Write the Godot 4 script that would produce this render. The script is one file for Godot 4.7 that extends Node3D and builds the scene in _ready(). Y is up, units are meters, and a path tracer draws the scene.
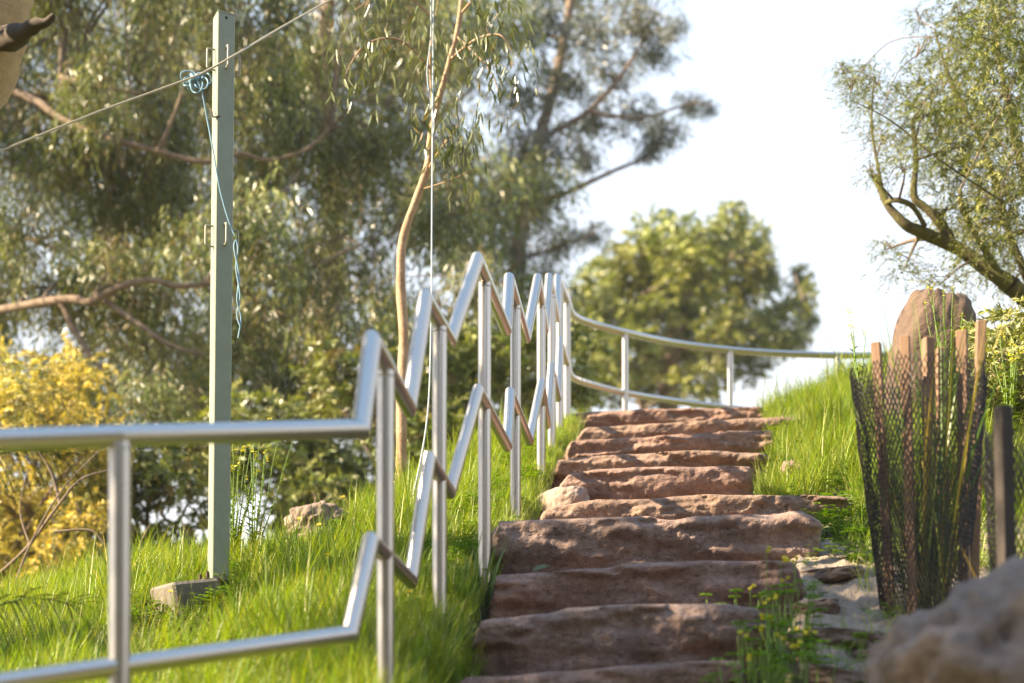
extends Node3D
# Pixel (x, y) of the photograph at depth d metres: the lens is level and shifted upwards, eye at the origin.
const F := 1422.0
const CX := 512.0
const CY := 760.0
var rng := RandomNumberGenerator.new()
var taken := {}
var M := {}
var lump := FastNoiseLite.new()
var grit := FastNoiseLite.new()
var sun_dir := Vector3(-0.82, 0.53, 0.15).normalized()

func px(x: float, y: float, d: float) -> Vector3:
	return Vector3((x - CX) * d / F, (CY - y) * d / F, -d)

func rr(a: float, b: float) -> float:
	return rng.randf_range(a, b)

func rvec() -> Vector3:
	var v := Vector3(rng.randfn(), rng.randfn(), rng.randfn())
	return v.normalized() if v.length() > 0.001 else Vector3.UP

func lin(r: float, g: float, b: float) -> Color:
	return Color(r, g, b).linear_to_srgb()

# ---------------------------------------------------------------- naming
func numbered(called: String) -> String:
	if not taken.has(called):
		taken[called] = 0
		return called
	taken[called] += 1
	return "%s_%03d" % [called, taken[called]]

func tag(o: Node, label: String, category: String, group := "", kind := "") -> void:
	if label: o.set_meta("label", label)
	if category: o.set_meta("category", category)
	if group: o.set_meta("group", group)
	if kind: o.set_meta("kind", kind)

func thing(called: String, label: String, category: String, at: Vector3, group := "") -> Node3D:
	var o := Node3D.new()
	o.name = numbered(called)
	add_child(o)
	o.position = at
	tag(o, label, category, group)
	return o

# ---------------------------------------------------------------- geometry
class Geo:
	var v := PackedVector3Array()
	var n := PackedVector3Array()
	var uv := PackedVector2Array()
	var c := PackedColorArray()
	var idx := PackedInt32Array()
	func tri(a: int, b: int, d: int) -> void: # counter-clockwise seen from outside
		idx.append(a); idx.append(d); idx.append(b)
	func quad(a: int, b: int, d: int, e: int) -> void:
		tri(a, b, d); tri(a, d, e)
	func smooth() -> void:
		n.resize(v.size())
		n.fill(Vector3.ZERO)
		for i in range(0, idx.size(), 3):
			var a := idx[i]; var b := idx[i + 1]; var d := idx[i + 2]
			var f := (v[d] - v[a]).cross(v[b] - v[a])
			n[a] += f; n[b] += f; n[d] += f
		for i in n.size():
			n[i] = n[i].normalized() if n[i].length_squared() > 1e-20 else Vector3.UP
	func mesh(m: Material = null) -> ArrayMesh:
		var a := []
		a.resize(Mesh.ARRAY_MAX)
		a[Mesh.ARRAY_VERTEX] = v
		if n.size() == v.size(): a[Mesh.ARRAY_NORMAL] = n
		if uv.size() == v.size(): a[Mesh.ARRAY_TEX_UV] = uv
		if c.size() == v.size(): a[Mesh.ARRAY_COLOR] = c
		a[Mesh.ARRAY_INDEX] = idx
		var am := ArrayMesh.new()
		am.add_surface_from_arrays(Mesh.PRIMITIVE_TRIANGLES, a)
		if m: am.surface_set_material(0, m)
		return am

func world_of(p: Node) -> Vector3:
	var t := Vector3.ZERO
	while p is Node3D and p != self:
		t += (p as Node3D).position
		p = p.get_parent()
	return t

func put(called: String, me: Mesh, m: Material, parent: Node = null) -> MeshInstance3D: # vertices are in world metres
	var o := MeshInstance3D.new()
	o.mesh = me
	o.material_override = null
	if m: o.mesh.surface_set_material(0, m)
	if parent == null:
		o.name = numbered(called)
		add_child(o)
	else:
		o.name = called
		o.position = -world_of(parent)
		parent.add_child(o, true)
	return o

func piece(called: String, me: Mesh, t: Transform3D, parent: Node) -> MeshInstance3D: # a shared mesh at a world transform
	var o := MeshInstance3D.new()
	o.mesh = me
	o.name = called
	t.origin -= world_of(parent)
	o.transform = t
	parent.add_child(o, true)
	return o

func scatter(called: String, me: Mesh, ts: Array, cs: Array, parent: Node = null) -> MultiMeshInstance3D:
	var mm := MultiMesh.new()
	mm.transform_format = MultiMesh.TRANSFORM_3D
	mm.use_colors = cs.size() > 0
	mm.mesh = me
	mm.instance_count = ts.size()
	for i in ts.size():
		mm.set_instance_transform(i, ts[i])
		if cs.size(): mm.set_instance_color(i, cs[i])
	var o := MultiMeshInstance3D.new()
	o.multimesh = mm
	if parent == null:
		o.name = numbered(called)
		add_child(o)
	else:
		o.name = called
		o.position = -world_of(parent)
		parent.add_child(o, true)
	return o

func side_of(dir: Vector3) -> Vector3:
	var a := Vector3.UP if absf(dir.y) < 0.9 else Vector3.RIGHT
	return dir.cross(a).normalized()

# tapered tube through points; radii one per point
func tube(g: Geo, pts: Array, rad: Array, sides := 8, knobble := 0.0) -> void:
	var base := g.v.size()
	var s := Vector3.ZERO
	var along := 0.0
	for i in pts.size():
		var dir: Vector3 = (pts[mini(i + 1, pts.size() - 1)] - pts[maxi(i - 1, 0)]).normalized()
		s = side_of(dir) if i == 0 else (s - dir * s.dot(dir)).normalized()
		var t := dir.cross(s)
		if i > 0: along += (pts[i] - pts[i - 1]).length()
		for k in sides + 1:
			var a := TAU * k / sides
			var o := s * cos(a) + t * sin(a)
			var r: float = rad[i]
			if knobble > 0.0:
				r *= 1.0 + knobble * lump.get_noise_3dv((pts[i] + o * r) * 6.0)
			g.v.append(pts[i] + o * r)
			g.n.append(o)
			g.uv.append(Vector2(float(k) / sides, along))
	var w := sides + 1
	for i in pts.size() - 1:
		for k in sides:
			var a := base + i * w + k
			g.quad(a, a + 1, a + w + 1, a + w)
	for e in 2:
		var i := 0 if e == 0 else pts.size() - 1
		var c := g.v.size()
		var dir: Vector3 = (pts[0] - pts[1]).normalized() if e == 0 else (pts[i] - pts[i - 1]).normalized()
		g.v.append(pts[i]); g.n.append(dir); g.uv.append(Vector2(0.5, along * e))
		for k in sides:
			var a := base + i * w + k
			if e == 0: g.tri(c, a + 1, a)
			else: g.tri(c, a, a + 1)

# pipe with sharp mitred bends
func pipe(g: Geo, pts: Array, r: float, sides := 20) -> void:
	var s := Vector3.ZERO
	var along := 0.0
	for i in pts.size() - 1:
		var dir: Vector3 = (pts[i + 1] - pts[i]).normalized()
		s = side_of(dir)
		var t := dir.cross(s)
		var na: Vector3 = dir if i == 0 else (dir + (pts[i] - pts[i - 1]).normalized()).normalized()
		var nb: Vector3 = dir if i == pts.size() - 2 else (dir + (pts[i + 2] - pts[i + 1]).normalized()).normalized()
		var base := g.v.size()
		var ln: float = (pts[i + 1] - pts[i]).length()
		for k in sides + 1:
			var a := TAU * k / sides
			var o := s * cos(a) + t * sin(a)
			g.v.append(pts[i] + o * r - dir * ((o * r).dot(na) / dir.dot(na)))
			g.v.append(pts[i + 1] + o * r - dir * ((o * r).dot(nb) / dir.dot(nb)))
			g.n.append(o); g.n.append(o)
			g.uv.append(Vector2(a * r, along)); g.uv.append(Vector2(a * r, along + ln))
		for k in sides:
			g.quad(base + k * 2, base + k * 2 + 2, base + k * 2 + 3, base + k * 2 + 1)
		along += ln
		for e in 2:
			if e == 0 and i > 0 or e == 1 and i < pts.size() - 2: continue
			var c := g.v.size()
			g.v.append(pts[i + e]); g.n.append(dir * (e * 2 - 1)); g.uv.append(Vector2.ZERO)
			for k in sides:
				var a := base + k * 2 + e
				if e == 0: g.tri(c, a + 2, a)
				else: g.tri(c, a, a + 2)

# a smooth line through control points
func spline(pts: Array, per := 6) -> Array:
	var out := []
	for i in pts.size() - 1:
		var a: Vector3 = pts[maxi(i - 1, 0)]
		var b: Vector3 = pts[i]
		var c: Vector3 = pts[i + 1]
		var d: Vector3 = pts[mini(i + 2, pts.size() - 1)]
		for k in per:
			out.append(b.cubic_interpolate(c, a, d, float(k) / per))
	out.append(pts[-1])
	return out

func taper(n: int, r0: float, r1: float) -> Array:
	var out := []
	for i in n: out.append(lerpf(r0, r1, float(i) / maxi(n - 1, 1)))
	return out

# bevelled box in a frame of its own
func box(g: Geo, t: Transform3D, s: Vector3, bev := 0.003) -> void:
	var h := s * 0.5
	for ax in 3:
		for sg in [-1.0, 1.0]:
			var nn := Vector3.ZERO; nn[ax] = sg
			var u := Vector3.ZERO; u[(ax + 1) % 3] = 1.0
			var w := nn.cross(u)
			var hu := absf(u.dot(h)) - bev
			var hw := absf(w.dot(h)) - bev
			var c := nn * h[ax]
			var b := g.v.size()
			for q in [[-1, -1], [1, -1], [1, 1], [-1, 1]]:
				g.v.append(t * (c + u * hu * q[0] + w * hw * q[1]))
				g.n.append((t.basis * nn).normalized())
				g.uv.append(Vector2(hu * q[0], hw * q[1]))
			g.quad(b, b + 1, b + 2, b + 3)
	# edges
	for ax in 3:
		var p := (ax + 1) % 3
		var q := (ax + 2) % 3
		for sp in [-1.0, 1.0]:
			for sq in [-1.0, 1.0]:
				var np := Vector3.ZERO; np[p] = sp
				var nq := Vector3.ZERO; nq[q] = sq
				var e := Vector3.ZERO; e[ax] = h[ax] - bev
				var b := g.v.size()
				var p1 := np * h[p] + nq * (h[q] - bev)
				var p2 := np * (h[p] - bev) + nq * h[q]
				for w in [p1 - e, p1 + e, p2 + e, p2 - e]:
					g.v.append(t * w)
					g.n.append((t.basis * (np + nq)).normalized())
					g.uv.append(Vector2.ZERO)
				if sp * sq > 0.0: g.quad(b, b + 3, b + 2, b + 1)
				else: g.quad(b, b + 1, b + 2, b + 3)
	for sx in [-1.0, 1.0]:
		for sy in [-1.0, 1.0]:
			for sz in [-1.0, 1.0]:
				var k := Vector3(sx, sy, sz)
				var hb := h - Vector3(bev, bev, bev)
				var b := g.v.size()
				for q in [Vector3(h.x, hb.y, hb.z), Vector3(hb.x, h.y, hb.z), Vector3(hb.x, hb.y, h.z)]:
					g.v.append(t * (q * k)); g.n.append((t.basis * k).normalized()); g.uv.append(Vector2.ZERO)
				if sx * sy * sz > 0.0: g.tri(b, b + 1, b + 2)
				else: g.tri(b, b + 2, b + 1)

# lance-shaped leaf with a fold along its midrib
func blade(g: Geo, at: Vector3, dir: Vector3, up: Vector3, ln: float, wd: float, droop := 0.0, segs := 3, col := Color.WHITE) -> void:
	var s := dir.cross(up).normalized()
	var base := g.v.size()
	var p := at
	var q := dir.normalized()
	for i in segs + 1:
		var t := float(i) / segs
		var w := wd * 0.5 * sin(PI * clampf(0.12 + 0.88 * t, 0.0, 1.0)) if i < segs else 0.0
		var lift := s.cross(q).normalized() * w * 0.35
		g.v.append(p - s * w + lift); g.v.append(p); g.v.append(p + s * w + lift)
		for k in 3: g.c.append(col)
		q = (q + Vector3.DOWN * droop / segs).normalized()
		p += q * ln / segs
	for i in segs:
		var a := base + i * 3
		if i < segs - 1:
			g.quad(a, a + 1, a + 4, a + 3); g.quad(a + 1, a + 2, a + 5, a + 4)
		else:
			g.tri(a, a + 1, a + 4); g.tri(a + 1, a + 2, a + 4)

# ---------------------------------------------------------------- textures and materials
func noise_bytes(size: int, freq: float, seed_: int, oct := 4, type := FastNoiseLite.TYPE_SIMPLEX_SMOOTH, ridged := false) -> PackedByteArray:
	var n := FastNoiseLite.new()
	n.noise_type = type
	n.seed = seed_
	n.frequency = freq
	n.fractal_octaves = oct
	if ridged: n.fractal_type = FastNoiseLite.FRACTAL_RIDGED
	var im := n.get_seamless_image(size, size)
	im.convert(Image.FORMAT_L8)
	return im.get_data()

func ramp(cols: Array) -> Gradient:
	var g := Gradient.new()
	var o := PackedFloat32Array()
	var c := PackedColorArray()
	for i in cols.size():
		o.append(float(i) / (cols.size() - 1))
		c.append(cols[i])
	g.offsets = o
	g.colors = c
	return g

# layers: arrays of bytes with weights -> image through a ramp
func blend(size: int, layers: Array, weights: Array, g: Gradient) -> ImageTexture:
	var out := PackedByteArray()
	out.resize(size * size * 3)
	var lut := []
	for i in 256: lut.append(g.sample(i / 255.0))
	for i in size * size:
		var s := 0.0
		for k in layers.size(): s += layers[k][i] * weights[k]
		var c: Color = lut[clampi(int(s), 0, 255)]
		out[i * 3] = int(clampf(c.r, 0, 1) * 255); out[i * 3 + 1] = int(clampf(c.g, 0, 1) * 255); out[i * 3 + 2] = int(clampf(c.b, 0, 1) * 255)
	var im := Image.create_from_data(size, size, false, Image.FORMAT_RGB8, out)
	im.generate_mipmaps()
	return ImageTexture.create_from_image(im)

func mat(col: Color, rough := 0.8, metal := 0.0) -> StandardMaterial3D:
	var m := StandardMaterial3D.new()
	m.albedo_color = col
	m.roughness = rough
	m.metallic = metal
	return m

func tri_mat(albedo: Texture2D, height: Texture2D, scale: float, relief: float, rough := 0.9, world := true) -> StandardMaterial3D:
	var m := mat(Color.WHITE, rough)
	m.albedo_texture = albedo
	m.uv1_triplanar = true
	m.uv1_world_triplanar = world
	m.uv1_scale = Vector3.ONE * scale
	if height:
		m.heightmap_enabled = true
		m.heightmap_texture = height
		m.heightmap_scale = relief
	return m

func leaf_mat(back: Color, rough := 0.5) -> StandardMaterial3D:
	var m := mat(Color.WHITE, rough)
	m.vertex_color_use_as_albedo = true
	m.cull_mode = BaseMaterial3D.CULL_DISABLED
	m.backlight_enabled = true
	m.backlight = back
	return m

func make_materials() -> void:
	var S := 512
	var a := noise_bytes(S, 0.006, 11, 4)
	var b := noise_bytes(S, 0.03, 12, 5)
	var c := noise_bytes(S, 0.11, 13, 3)
	var cell := noise_bytes(S, 0.03, 14, 3, FastNoiseLite.TYPE_CELLULAR)
	var grey := ramp([Color.BLACK, Color.WHITE])
	var rock_h := blend(S, [a, b, c, cell], [0.25, 0.45, 0.25, 0.15], grey)
	var spot := noise_bytes(S, 0.045, 17, 2)
	for i in spot.size(): spot[i] = clampi((int(spot[i]) - 178) * 8, 0, 255)
	var rock_c := blend(S, [a, b, c, spot], [0.40, 0.36, 0.36, -0.32], ramp([lin(0.03, 0.025, 0.023), lin(0.085, 0.060, 0.051), lin(0.165, 0.108, 0.088), lin(0.24, 0.160, 0.130), lin(0.34, 0.245, 0.205), lin(0.46, 0.37, 0.32)]))
	M.rock = tri_mat(rock_c, rock_h, 1.7, 1.0)
	M.rock.uv1_scale = Vector3(1.5, 2.6, 1.5)
	var grey_c := blend(S, [a, b, c], [0.4, 0.4, 0.3], ramp([lin(0.045, 0.033, 0.027), lin(0.10, 0.07, 0.055), lin(0.18, 0.128, 0.10), lin(0.27, 0.195, 0.15), lin(0.38, 0.30, 0.24)]))
	M.boulder = tri_mat(grey_c, rock_h, 2.4, 1.4)
	for q in [["rock_rust", Color(1.0, 0.95, 0.91), 0.3], ["rock_pink", Color(1.0, 0.97, 0.96), 1.7], ["rock_tan", Color(0.98, 0.96, 0.91), 2.9]]: # neighbouring stones differ a little in hue and lie elsewhere in the pattern
		var v: StandardMaterial3D = M.rock.duplicate()
		v.albedo_color = q[1]
		v.uv1_offset = Vector3(q[2], q[2] * 0.7, q[2] * 1.3)
		M[q[0]] = v
	M.brown_rock = tri_mat(blend(S, [a, b, c, spot], [0.40, 0.36, 0.36, -0.2], ramp([lin(0.03, 0.024, 0.018), lin(0.07, 0.046, 0.034), lin(0.12, 0.075, 0.052), lin(0.18, 0.115, 0.08)])), rock_h, 1.5, 1.2)
	M.pink = tri_mat(blend(S, [a, b, c], [0.4, 0.4, 0.3], ramp([lin(0.16, 0.11, 0.09), lin(0.28, 0.20, 0.165), lin(0.38, 0.29, 0.24)])), rock_h, 1.5, 0.7)  # paler stone colour, with sunlight on the sixth step's end painted in
	var soil_c := blend(S, [a, b, c], [0.3, 0.4, 0.4], ramp([lin(0.10, 0.075, 0.055), lin(0.20, 0.15, 0.115), lin(0.30, 0.235, 0.185), lin(0.40, 0.325, 0.26)]))
	M.soil = tri_mat(soil_c, rock_h, 2.3, 1.4, 1.0)
	var turf_c := blend(S, [a, b, c], [0.3, 0.4, 0.4], ramp([lin(0.03, 0.028, 0.015), lin(0.07, 0.065, 0.03), lin(0.10, 0.11, 0.04), lin(0.16, 0.15, 0.08)]))
	M.ground = tri_mat(turf_c, null, 1.6, 0.0, 1.0)
	var conc_c := blend(S, [a, b, c], [0.3, 0.35, 0.4], ramp([lin(0.07, 0.058, 0.046), lin(0.145, 0.122, 0.10), lin(0.24, 0.21, 0.18)]))
	M.concrete = tri_mat(conc_c, rock_h, 3.0, 0.5, 0.95)
	# bark: streaks along the limb (v), pale gum bark
	var bark_c := blend(S, [a, b, c], [0.5, 0.35, 0.25], ramp([lin(0.05, 0.034, 0.024), lin(0.12, 0.08, 0.056), lin(0.22, 0.155, 0.11), lin(0.36, 0.28, 0.21)]))
	M.bark = tri_mat(bark_c, null, 2.5, 0.0, 0.9)
	var tan_c := blend(S, [a, b, c], [0.5, 0.3, 0.25], ramp([lin(0.16, 0.085, 0.04), lin(0.27, 0.16, 0.085), lin(0.38, 0.25, 0.15), lin(0.46, 0.36, 0.26)]))
	M.tan_bark = tri_mat(tan_c, rock_h, 3.5, 0.6, 0.75)
	var pale_c := blend(S, [a, b, c], [0.5, 0.3, 0.2], ramp([lin(0.15, 0.095, 0.04), lin(0.30, 0.20, 0.09), lin(0.42, 0.29, 0.13), lin(0.50, 0.38, 0.20)]))
	M.pale_bark = tri_mat(pale_c, rock_h, 3.6, 0.6, 0.7)
	var moss_c := blend(S, [a, b, c], [0.5, 0.3, 0.3], ramp([lin(0.045, 0.03, 0.02), lin(0.09, 0.065, 0.04), lin(0.13, 0.12, 0.035), lin(0.16, 0.19, 0.03)]))
	M.moss_bark = tri_mat(moss_c, rock_h, 4.0, 1.2, 0.95)
	M.dark_bark = mat(lin(0.06, 0.042, 0.03), 0.9)
	M.twig = mat(lin(0.13, 0.095, 0.07), 0.9)
	# brushed stainless steel: fine lines round the pipe
	var br := PackedByteArray()
	br.resize(256 * 256)
	var rg := RandomNumberGenerator.new()
	rg.seed = 5
	for x in 256:
		var base := rg.randi_range(60, 195)
		for y in 256: br[y * 256 + x] = clampi(base + rg.randi_range(-25, 25), 0, 255)
	var bim := Image.create_from_data(256, 256, false, Image.FORMAT_L8, br)
	var steel := mat(lin(0.52, 0.48, 0.44), 0.27, 1.0)
	steel.roughness_texture = blend(256, [br], [1.0], ramp([Color(0.75, 0.75, 0.75), Color.WHITE]))
	steel.roughness = 0.33
	bim.bump_map_to_normal_map(0.4)
	steel.normal_enabled = true
	steel.normal_texture = ImageTexture.create_from_image(bim)
	steel.normal_scale = 0.16
	steel.uv1_scale = Vector3(6, 1.5, 1)
	M.steel = steel
	M.pole = tri_mat(blend(S, [a, b, c], [0.4, 0.4, 0.2], ramp([lin(0.17, 0.19, 0.135), lin(0.215, 0.235, 0.175), lin(0.26, 0.28, 0.215)])), rock_h, 1.0, 0.06, 0.5)
	M.iron = mat(lin(0.30, 0.29, 0.23), 0.5, 0.3)
	M.rust = mat(lin(0.07, 0.045, 0.03), 0.8, 0.2)
	var stake_c := blend(S, [a, b, c], [0.3, 0.4, 0.3], ramp([lin(0.13, 0.075, 0.045), lin(0.22, 0.13, 0.08), lin(0.31, 0.195, 0.125)]))
	M.stake = tri_mat(stake_c, rock_h, 5.0, 0.3, 0.85)
	M.stake.uv1_scale = Vector3(9, 1.2, 9)
	M.shaded_old_stake = tri_mat(blend(S, [a, b, c], [0.3, 0.4, 0.3], ramp([lin(0.025, 0.02, 0.017), lin(0.05, 0.038, 0.031), lin(0.085, 0.065, 0.053)])), rock_h, 5.0, 0.3, 0.9)  # weathered wood, darkened further in colour to stand in for shade
	M.net = mat(lin(0.035, 0.03, 0.027), 0.6)
	M.rope = mat(lin(0.42, 0.37, 0.29), 0.9)
	M.twine = mat(lin(0.20, 0.33, 0.42), 0.8)
	M.cord = mat(lin(0.38, 0.43, 0.46), 0.8)
	M.gum = leaf_mat(Color(0.68, 0.70, 0.32), 0.33)
	M.fine = leaf_mat(Color(0.55, 0.6, 0.25), 0.6)
	M.grass = leaf_mat(Color(0.95, 0.95, 0.28), 0.5)
	M.strap = leaf_mat(Color(0.6, 0.7, 0.2), 0.4)
	M.petal = leaf_mat(Color(0.7, 0.7, 0.3), 0.6)
	M.stem = mat(lin(0.16, 0.25, 0.05), 0.7)
	M.orange = mat(lin(0.60, 0.20, 0.09), 0.8)

# ---------------------------------------------------------------- ground shape
func centre(d: float) -> float:
	return 0.35 + (clampf(d, -2.0, 11.0) - 4.5) * 0.14

func slope_line(d: float) -> float:
	if d < 0.0: return -1.36 + maxf(d, -30.0) * 0.15
	if d < 9.4: return 0.38 + 0.387 * (d - 4.5)
	if d < 12.5: return 2.276
	return 2.276 - minf((d - 12.5) * 0.16, 5.5)

func ground(x: float, z: float) -> float:
	var d := -z
	var u := x - centre(d)
	var h := slope_line(d)
	var v := -u - 0.6
	if v > 0.0:
		var vv := minf(v, 5.0)
		h -= 0.16 * vv + 0.033 * vv * vv + maxf(v - 5.0, 0.0) * 0.05
		var ridge := lerpf(8.8, 6.6, clampf((v - 0.5) / 0.5, 0.0, 1.0)) + clampf(v - 1.4, 0.0, 1.0) * 0.8
		h -= smoothstep(0.0, 0.5, v) * 0.5 * clampf(d - ridge, 0.0, 4.0)
	var w := u - 0.65
	if w > 0.0: h += 0.4 * minf(w, 0.75) * smoothstep(5.2, 7.0, d)
	if d > 3.4 and d < 9.6: h -= 0.28 * (1.0 - smoothstep(0.42, 0.62, absf(u))) * smoothstep(3.4, 3.8, d)
	h -= 0.20 * exp(-((x + 1.33) * (x + 1.33) / 0.08 + (d - 5.4) * (d - 5.4) / 0.13))
	h += 0.03 * lump.get_noise_2d(x * 2.0, z * 2.0) + 0.3 * smoothstep(12.0, 40.0, absf(z) + absf(x)) * lump.get_noise_2d(x * 0.1, z * 0.1)
	return h

func on_ground(x: float, d: float, up := 0.0) -> Vector3:
	return Vector3(x, ground(x, -d) + up, -d)

func build_ground() -> void:
	var xs := []
	var zs := []
	var t := -1.0
	for i in 171:
		var s := (i - 85) / 85.0
		xs.append(0.3 + s * 6.0 + signf(s) * 400.0 * pow(absf(s), 9.0))
	for i in 231:
		var s := (i - 115) / 115.0
		zs.append(-6.5 + s * 8.0 + signf(s) * 500.0 * pow(absf(s), 9.0))
	var g := Geo.new()
	for z in zs:
		for x in xs:
			g.v.append(Vector3(x, ground(x, z), z))
	var w := xs.size()
	for j in zs.size() - 1:
		for i in w - 1:
			var a := j * w + i
			g.quad(a, a + w, a + w + 1, a + 1)
	g.smooth()
	tag(put("ground", g.mesh(), M.ground), "grassy hillside rising beside the stone stairs", "ground", "", "structure")
	# bare trodden soil beside the blocks
	g = Geo.new()
	var nx := 110
	var nz := 130
	for j in nz + 1:
		for i in nx + 1:
			var d := lerpf(2.6, 6.1, float(j) / nz)
			var x := centre(d) + lerpf(0.35, 2.0, float(i) / nx)
			var e := minf(minf(i, nx - i) / 12.0, minf(j, nz - j) / 12.0)
			var up := -0.05 + 0.065 * clampf(e, 0.0, 1.0)
			var r := grit.get_noise_2d(x * 9.0, d * 9.0)
			up += 0.022 * lump.get_noise_2d(x * 9.0 + 40.0, d * 9.0) + 0.012 * r + 0.03 * maxf(0.0, lump.get_noise_2d(x * 4.0, d * 5.0))
			g.v.append(Vector3(x, ground(x, -d) + up, -d))
	for j in nz:
		for i in nx:
			var a := j * (nx + 1) + i
			g.quad(a, a + 1, a + nx + 2, a + nx + 1)
	g.smooth()
	tag(put("path", g.mesh(), M.soil), "bare pale soil worn beside the stone stairs", "soil", "", "structure")

# ---------------------------------------------------------------- rocks
# edge: pixels along the top front edge; the block runs back from depth d
func step_block(label: String, edge: Array, d: float, low: float, depth: float, yaw: float, rough: float, seed_: int, m: Material) -> void:
	var top := []
	for e in edge: top.append(px(e[0], e[1], d))
	var x0: float = top[0].x
	var x1: float = top[-1].x
	var mid := Vector3((x0 + x1) * 0.5, 0, -d)
	var y0 := (CY - low) * d / F
	mid.y = y0
	var root := thing("sandstone_step", label, "stone step", mid, "sandstone blocks of the stairs")
	var ni := 150
	var cols := []
	var prof := []
	# section: from bottom front, up, over, down the back
	var nj := 0
	var sec := []
	for k in 24: sec.append(Vector2(0.0, 1.0 - pow(1.0 - k / 24.0, 1.6)))
	for k in 22: sec.append(Vector2(pow(k / 22.0, 2.4), 1.0))
	for k in 6: sec.append(Vector2(1.0, 1.0 - k / 6.0))
	for k in 4: sec.append(Vector2(1.0 - k / 4.0, 0.0))
	nj = sec.size()
	var g := Geo.new()
	var off := Vector3(seed_ * 7.3, seed_ * 3.1, seed_ * 5.7)
	var turn := Basis(Vector3.UP, yaw)
	for i in ni + 7:
		var u := clampf(float(i - 3) / ni, 0.0, 1.0)
		var shrink := 1.0
		if i < 3: shrink = [0.02, 0.4, 0.75][i]
		if i > ni + 3: shrink = [0.75, 0.4, 0.02][i - ni - 4]
		var x := lerpf(x0, x1, u)
		var y1 := y0
		for k in top.size() - 1:
			if x <= top[k + 1].x + 1e-5:
				var f: float = clampf((x - top[k].x) / maxf(top[k + 1].x - top[k].x, 1e-5), 0.0, 1.0)
				y1 = lerpf(top[k].y, top[k + 1].y, f * f * (3.0 - 2.0 * f))
				break
		var edge_d := minf(x - x0, x1 - x)
		var rnd := 0.055
		var ins := 0.0
		if edge_d < rnd: ins = rnd - sqrt(maxf(rnd * rnd - (rnd - edge_d) * (rnd - edge_d), 0.0))
		var h := y1 - y0 - ins * 0.55
		for j in nj:
			var s: Vector2 = sec[j]
			# worn front of the tread: a flat ellipse in section
			var worn := lump.get_noise_2d(x * 2.5 + off.x, 7.0)
			var ry := minf(0.030 + 0.012 * worn + 0.04 * maxf(0.0, lump.get_noise_2d(x * 6.0 + off.x, 19.0) - 0.2), h * 0.4)
			var rz := 0.10 + 0.05 * worn
			var zz := s.x * depth
			var yy := s.y * h
			if s.x == 0.0:
				var k := h - yy
				if k < ry: zz += 0.35 * rz * (1.0 - sqrt(maxf(1.0 - pow((ry - k) / ry, 2.0), 0.0)))
			elif s.y == 1.0:
				var back := 0.35 * rz + zz
				zz = 0.35 * rz + zz * (depth - 0.35 * rz) / depth
				yy += 0.30 * ry * (smoothstep(0.0, rz * 1.3, back) - 1.0) + 0.012 * smoothstep(0.0, 0.4, back)
			zz += ins * 0.7 * (1.0 - s.x)
			if s.x == 0.0: zz += (0.035 + 0.08 * (0.5 + 0.5 * lump.get_noise_2d(x * 1.7 + off.z, 3.0))) * pow(clampf(1.0 - (yy - 0.06) / maxf(h - 0.06, 0.05), 0.0, 1.0), 2.0)
			var q := Vector3(x - mid.x, yy, -zz)
			if shrink < 1.0:
				q.y = lerpf(h * 0.5, q.y, shrink)
				q.z = lerpf(-depth * 0.4, q.z, shrink)
			var p := mid + off + q
			var nrm := Vector3(0, 0, 1) if s.x == 0.0 else (Vector3.UP if s.y == 1.0 else Vector3(0, 0, -1))
			var face := 0.014 * lump.get_noise_3d(p.x * 2.2, p.y * 4.0, p.z * 2.2) + 0.007 * lump.get_noise_3d(p.x * 7.0, p.y * 15.0, p.z * 7.0) + 0.005 * grit.get_noise_3dv(p * 22.0)
			var ledge := 0.012 * signf(lump.get_noise_3d(p.x * 2.0, p.y * 9.0 + 20.0, p.z * 2.0)) * smoothstep(0.02, 0.1, absf(lump.get_noise_3d(p.x * 2.0, p.y * 9.0 + 20.0, p.z * 2.0)))
			if nrm.z > 0.5: q += nrm * (face + ledge) * rough
			elif nrm.y > 0.5: q += nrm * (0.55 * face - 0.004) * rough + Vector3(0, 0, 1) * (face + ledge) * rough * clampf(1.0 - zz / 0.12, 0.0, 1.0)
			if u < 0.04 or u > 0.96:
				var endw := 1.0 - minf(u, 1.0 - u) / 0.04
				q.x += (0.045 * lump.get_noise_3d(p.y * 5.0, p.z * 4.0, off.x) + 0.03 * (yy / maxf(h, 0.01) - 0.5) * (-1.0 if u > 0.5 else 1.0)) * endw * rough
			g.v.append(mid + turn * q)
	for i in ni + 6:
		for j in nj:
			var a := i * nj + j
			var b := i * nj + (j + 1) % nj
			g.quad(a, a + nj, b + nj, b)
	g.smooth()
	put("block", g.mesh(), m, root)

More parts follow.
